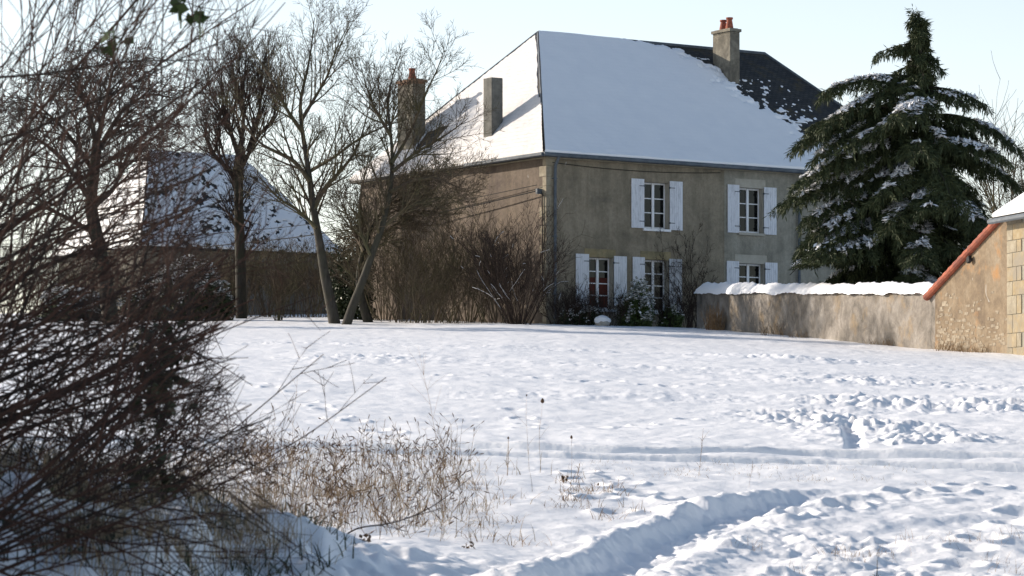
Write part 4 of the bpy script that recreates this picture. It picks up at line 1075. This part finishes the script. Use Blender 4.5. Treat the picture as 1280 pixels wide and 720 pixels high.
P_ = scatter(5200, (-80, 420), (9.5, 16), 80, .085, 24)
tag(blades(P_, .03, .16, 1.3, .004).build('bank_tussocks', M['leaf_dark']), 'dark green grass and bramble tussocks showing through the snow of the bank', 'grass', kind='stuff')
# brown weed patch
def weeds():
    b = MB(); hd = MB()
    rg = random.Random(9)
    for k in range(800):
        Y = rg.uniform(18.5, 28); lo = 215; hi = 610 if Y < 26 else 575
        px = rg.triangular(lo, hi, 400) if rg.random() < .6 else rg.uniform(225, 590); 
        dens = vnoise(np.array([px*.018]), np.array([Y*.7]), 3)[0]
        if dens < -.05-.0*rg.random() and rg.random() < .75: continue
        x = (px-CX)/F*Y; z = gz(x, Y)-.02; h = rg.uniform(.09, .36)*(1.15 if dens > .15 else .75)
        d = np.array([rg.uniform(-.4, .4), rg.uniform(-.3, .3), 1.0]); p = np.array([x, Y, z]); pts = [p]
        for i in range(4):
            d = d+np.array([rg.uniform(-.15, .15), rg.uniform(-.1, .1), -.03]); pts.append(pts[-1]+d/np.linalg.norm(d)*h/4)
        b.tube(pts, np.linspace(.0024, .0011, 5), 3)
        for s in range(rg.randint(2, 5)):
            i = rg.randint(1, 4); q = pts[i]; dd = np.array([rg.uniform(-1, 1), rg.uniform(-.6, .6), rg.uniform(.1, 1.1)]); dd /= np.linalg.norm(dd); l = rg.uniform(.03, .12)
            e = q+dd*l; b.tube([q, (q+e)/2+[0, 0, .005], e], [.0014, .0012, .001], 3)
            if rg.random() < .55:
                hd.tube([e-dd*.008, e+dd*.012, e+dd*.03, e+dd*.042], [.001, .0045*rg.uniform(.6, 1.2), .0035, .0005], 5)
    o = b.build('dry_weeds', M['dry']); tag(o, 'patch of dry brown weeds with seed heads standing in the snow', 'weeds', kind='stuff')
    h_ = hd.build('seed_heads', M['seed'], o)
    P2 = scatter(1900, (225, 600), (19, 27.5), 70, .20, 8)
    g = blades(P2, .05, .26, 1.2, .0026).build('weed_leaves', M['straw'], o)
weeds()
P_ = scatter(500, (560, 780), (18.5, 24.5), 26, .08, 14)
tag(blades(P_, .03, .14, 1.2, .003).build('grass_tufts', M['dry']), 'short dry stubble poking through the snow right of the weeds', 'grass', kind='stuff')
P_ = scatter(260, (930, 1275), (16.8, 19), 14, .06, 15)
tag(blades(P_, .03, .13, .9, .0016).build('grass_tufts', M['dry']), 'sparse thin grass tips in the lower right snow', 'grass', kind='stuff')
P_ = scatter(700, (700, 1180), (24.5, 27), 60, .1, 16)
tag(blades(P_, .02, .07, .9, .0018).build('grass_tufts', M['straw']), 'faint grass tips just below the wheel tracks', 'grass', kind='stuff')
# single weeds
def single(px, py, h_px, label, heads=2, lean=0, r=.0024, side=6, Y=None, name='dry_weed', mat='dry', hs=.012):
    x, Y0 = gp(px, py); Y = Y or Y0; x = (px-CX)/F*Y; base = Vector((x, Y, gz(x, Y))); h = h_px/F*Y
    b = MB(); d = np.array([lean, 0, 1.0]); pts = [np.array([0, 0, -.04])]; n = 8
    for i in range(n):
        d = d+np.array([rnd(-.07, .07), rnd(-.07, .07), 0]); pts.append(pts[-1]+d/np.linalg.norm(d)*h/n)
    b.tube(pts, np.linspace(r, r*.5, n+1), 5); tips = [(pts[-1], d)]
    for s in range(side):
        i = rnd(2, n-.5); q = pts[int(i)]; dd = np.array([rnd(-1, 1), rnd(-.5, .5), rnd(.5, 1.3)]); dd /= np.linalg.norm(dd); l = h*rnd(.1, .3)
        e = q+dd*l; b.tube([q, (q+e)/2+[0, 0, .01], e], [r*.6, r*.5, r*.35], 4); tips.append((e, dd))
    root = empty(name, base); tag(root, label, 'weed'); b.build('stem', M[mat], root)
    for e, dd in tips[:heads]:
        dd = dd/np.linalg.norm(dd); g = MB(); g.tube([e-dd*hs*.3, e+dd*hs*.3, e+dd*hs*1.4, e+dd*hs*2.2, e+dd*hs*2.5], [.001, hs, hs*.9, hs*.4, .001], 8); g.build('seed_head', M['seed'], root)
single(634, 598, 52, 'straight dark dry stalk right of the weed patch', 1, 0, .004, 3, hs=.008)
single(676, 588, 92, 'thin weed with the highest round dark seed head', 1, 0, .0016, 2, hs=.016)
single(662, 590, 100, 'thin twisting weed left of the round seed head', 1, .0, .0014, 5, hs=.006)
single(714, 588, 46, 'small weed with a dark seed head right of the round one', 1, 0, .0012, 2, hs=.011)
single(721, 600, 22, 'short stiff forked stub in the snow', 0, .1, .004, 3)
single(873, 592, 66, 'lone thin weed standing beyond the curved snow bank', 0, .05, .002, 8)
single(550, 575, 150, 'tall wispy weed rising above the weed patch', 0, -.12, .0018, 9)
single(745, 612, 16, 'tiny dark stub right of the forked stub', 1, .1, .004, 2, hs=.008)
single(935, 610, 40, 'faint thin weed at the crest of the curved snow bank', 0, .1, .0012, 4)
single(1094, 722, 40, 'dark short twig poking from the snow at the bottom right', 0, .15, .004, 3, Y=16.5, mat='twig_dark', name='twig')
single(362, 590, 120, 'slender weed high in the left of the weed patch', 0, .05, .0016, 8)
# dead leaves and dark clumps on the snow
for k, (px, py, s, lab) in enumerate(((462, 700, .05, 'dead leaf clump on the snow below the small bough'), (455, 688, .04, 'dark leaf beside the clump on the snow'), (585, 690, .03, 'single dead leaf on the bare snow'), (705, 606, .035, 'brown leaf tuft in the snow by the round seed head weed'))):
    x, Y = gp(px, py); c = RNG.normal(size=(14, 3))*s*.5; d = rdir(14); w = np.cross(d, rdir(14)); w /= np.linalg.norm(w, axis=1)[:, None]
    b = MB(); b.leaves(c, d, w, s*.5*np.ones(14), s*.3*np.ones(14)); o = b.build('dead_leaf', M['seed'], None, loc=(x, Y, gz(x, Y)+.015)); tag(o, lab, 'leaf')

# hedge beyond the left edge that shades the bank
hedge_spots = [(-4.6, 8.5, 2.2), (-5.4, 11.0, 2.5), (-6.0, 13.5, 2.6), (-6.4, 16.0, 2.4), (-4.4, 6.0, 2.0)]
hl = leafy('evergreen_bush', Vector((-4.6, 8.5, gz(-4.6, 8.5))), 'ivy covered hedge bush beyond the left edge', 'bush', 12000, 1.3, 1.5, 2.3, 60, .09, .05, M['leaf_dark'], 0, 'ivy covered hedge bushes outside the frame')
for x, y, h in hedge_spots[1:]:
    c = copy_tree(hl); c.location = (x, y, gz(x, y)); c.rotation_euler.z = rnd(0, 6); c.scale = (1, 1, h/2.3)

# ------------------------------------------------------------------ light, sky, camera
SUN_AZ = R(-62)      # measured from +Y towards +X
SUN_EL = R(20.5)
sd = Vector((math.sin(SUN_AZ)*math.cos(SUN_EL), math.cos(SUN_AZ)*math.cos(SUN_EL), math.sin(SUN_EL)))
sl = bpy.data.lights.new('sun', 'SUN'); sl.energy = 5.0; sl.angle = R(.5); sl.color = (1, .89, .77)
so = bpy.data.objects.new('sun', sl); col.objects.link(so); so.rotation_euler = sd.to_track_quat('Z', 'Y').to_euler(); so.location = (-20, 20, 30)
w = bpy.data.worlds.new('World'); scene.world = w; w.use_nodes = True
nt = w.node_tree; bg = nt.nodes['Background']; sky = nt.nodes.new('ShaderNodeTexSky')
sky.sky_type = 'NISHITA'; sky.sun_disc = False; sky.sun_elevation = SUN_EL; sky.sun_rotation = SUN_AZ
sky.air_density = 1.0; sky.dust_density = 1.2; sky.ozone_density = 1.2
tc = nt.nodes.new('ShaderNodeTexCoord'); sx = nt.nodes.new('ShaderNodeSeparateXYZ'); nt.links.new(tc.outputs['Generated'], sx.inputs[0])
hz_ = nt.nodes.new('ShaderNodeMapRange'); hz_.inputs[1].default_value = -.02; hz_.inputs[2].default_value = .42; hz_.inputs[3].default_value = 1; hz_.inputs[4].default_value = 0; hz_.interpolation_type = 'SMOOTHSTEP'
nt.links.new(sx.outputs[2], hz_.inputs[0])
ad = nt.nodes.new('ShaderNodeMix'); ad.data_type = 'RGBA'; ad.blend_type = 'ADD'; nt.links.new(hz_.outputs[0], ad.inputs[0])
nt.links.new(sky.outputs[0], ad.inputs[6]); ad.inputs[7].default_value = (3.55, 3.35, 3.4, 1)      # thin bright winter haze low in the sky
nt.links.new(ad.outputs[2], bg.inputs[0]); bg.inputs[1].default_value = .112
cam = bpy.data.cameras.new('camera'); co = bpy.data.objects.new('camera', cam); col.objects.link(co)
co.location = (0, 0, 0); co.rotation_euler = (R(90), 0, 0)
cam.sensor_width = 36; cam.lens = F/1280*36; cam.shift_y = (HY-360)/1280; cam.clip_start = .1; cam.clip_end = 20000
cam.dof.use_dof = True; cam.dof.focus_distance = 100; cam.dof.aperture_fstop = 13
scene.camera = co
scene.render.engine = 'CYCLES'
scene.view_settings.view_transform = 'Standard'; scene.view_settings.look = 'None'; scene.view_settings.exposure = 0.42; scene.view_settings.gamma = 1
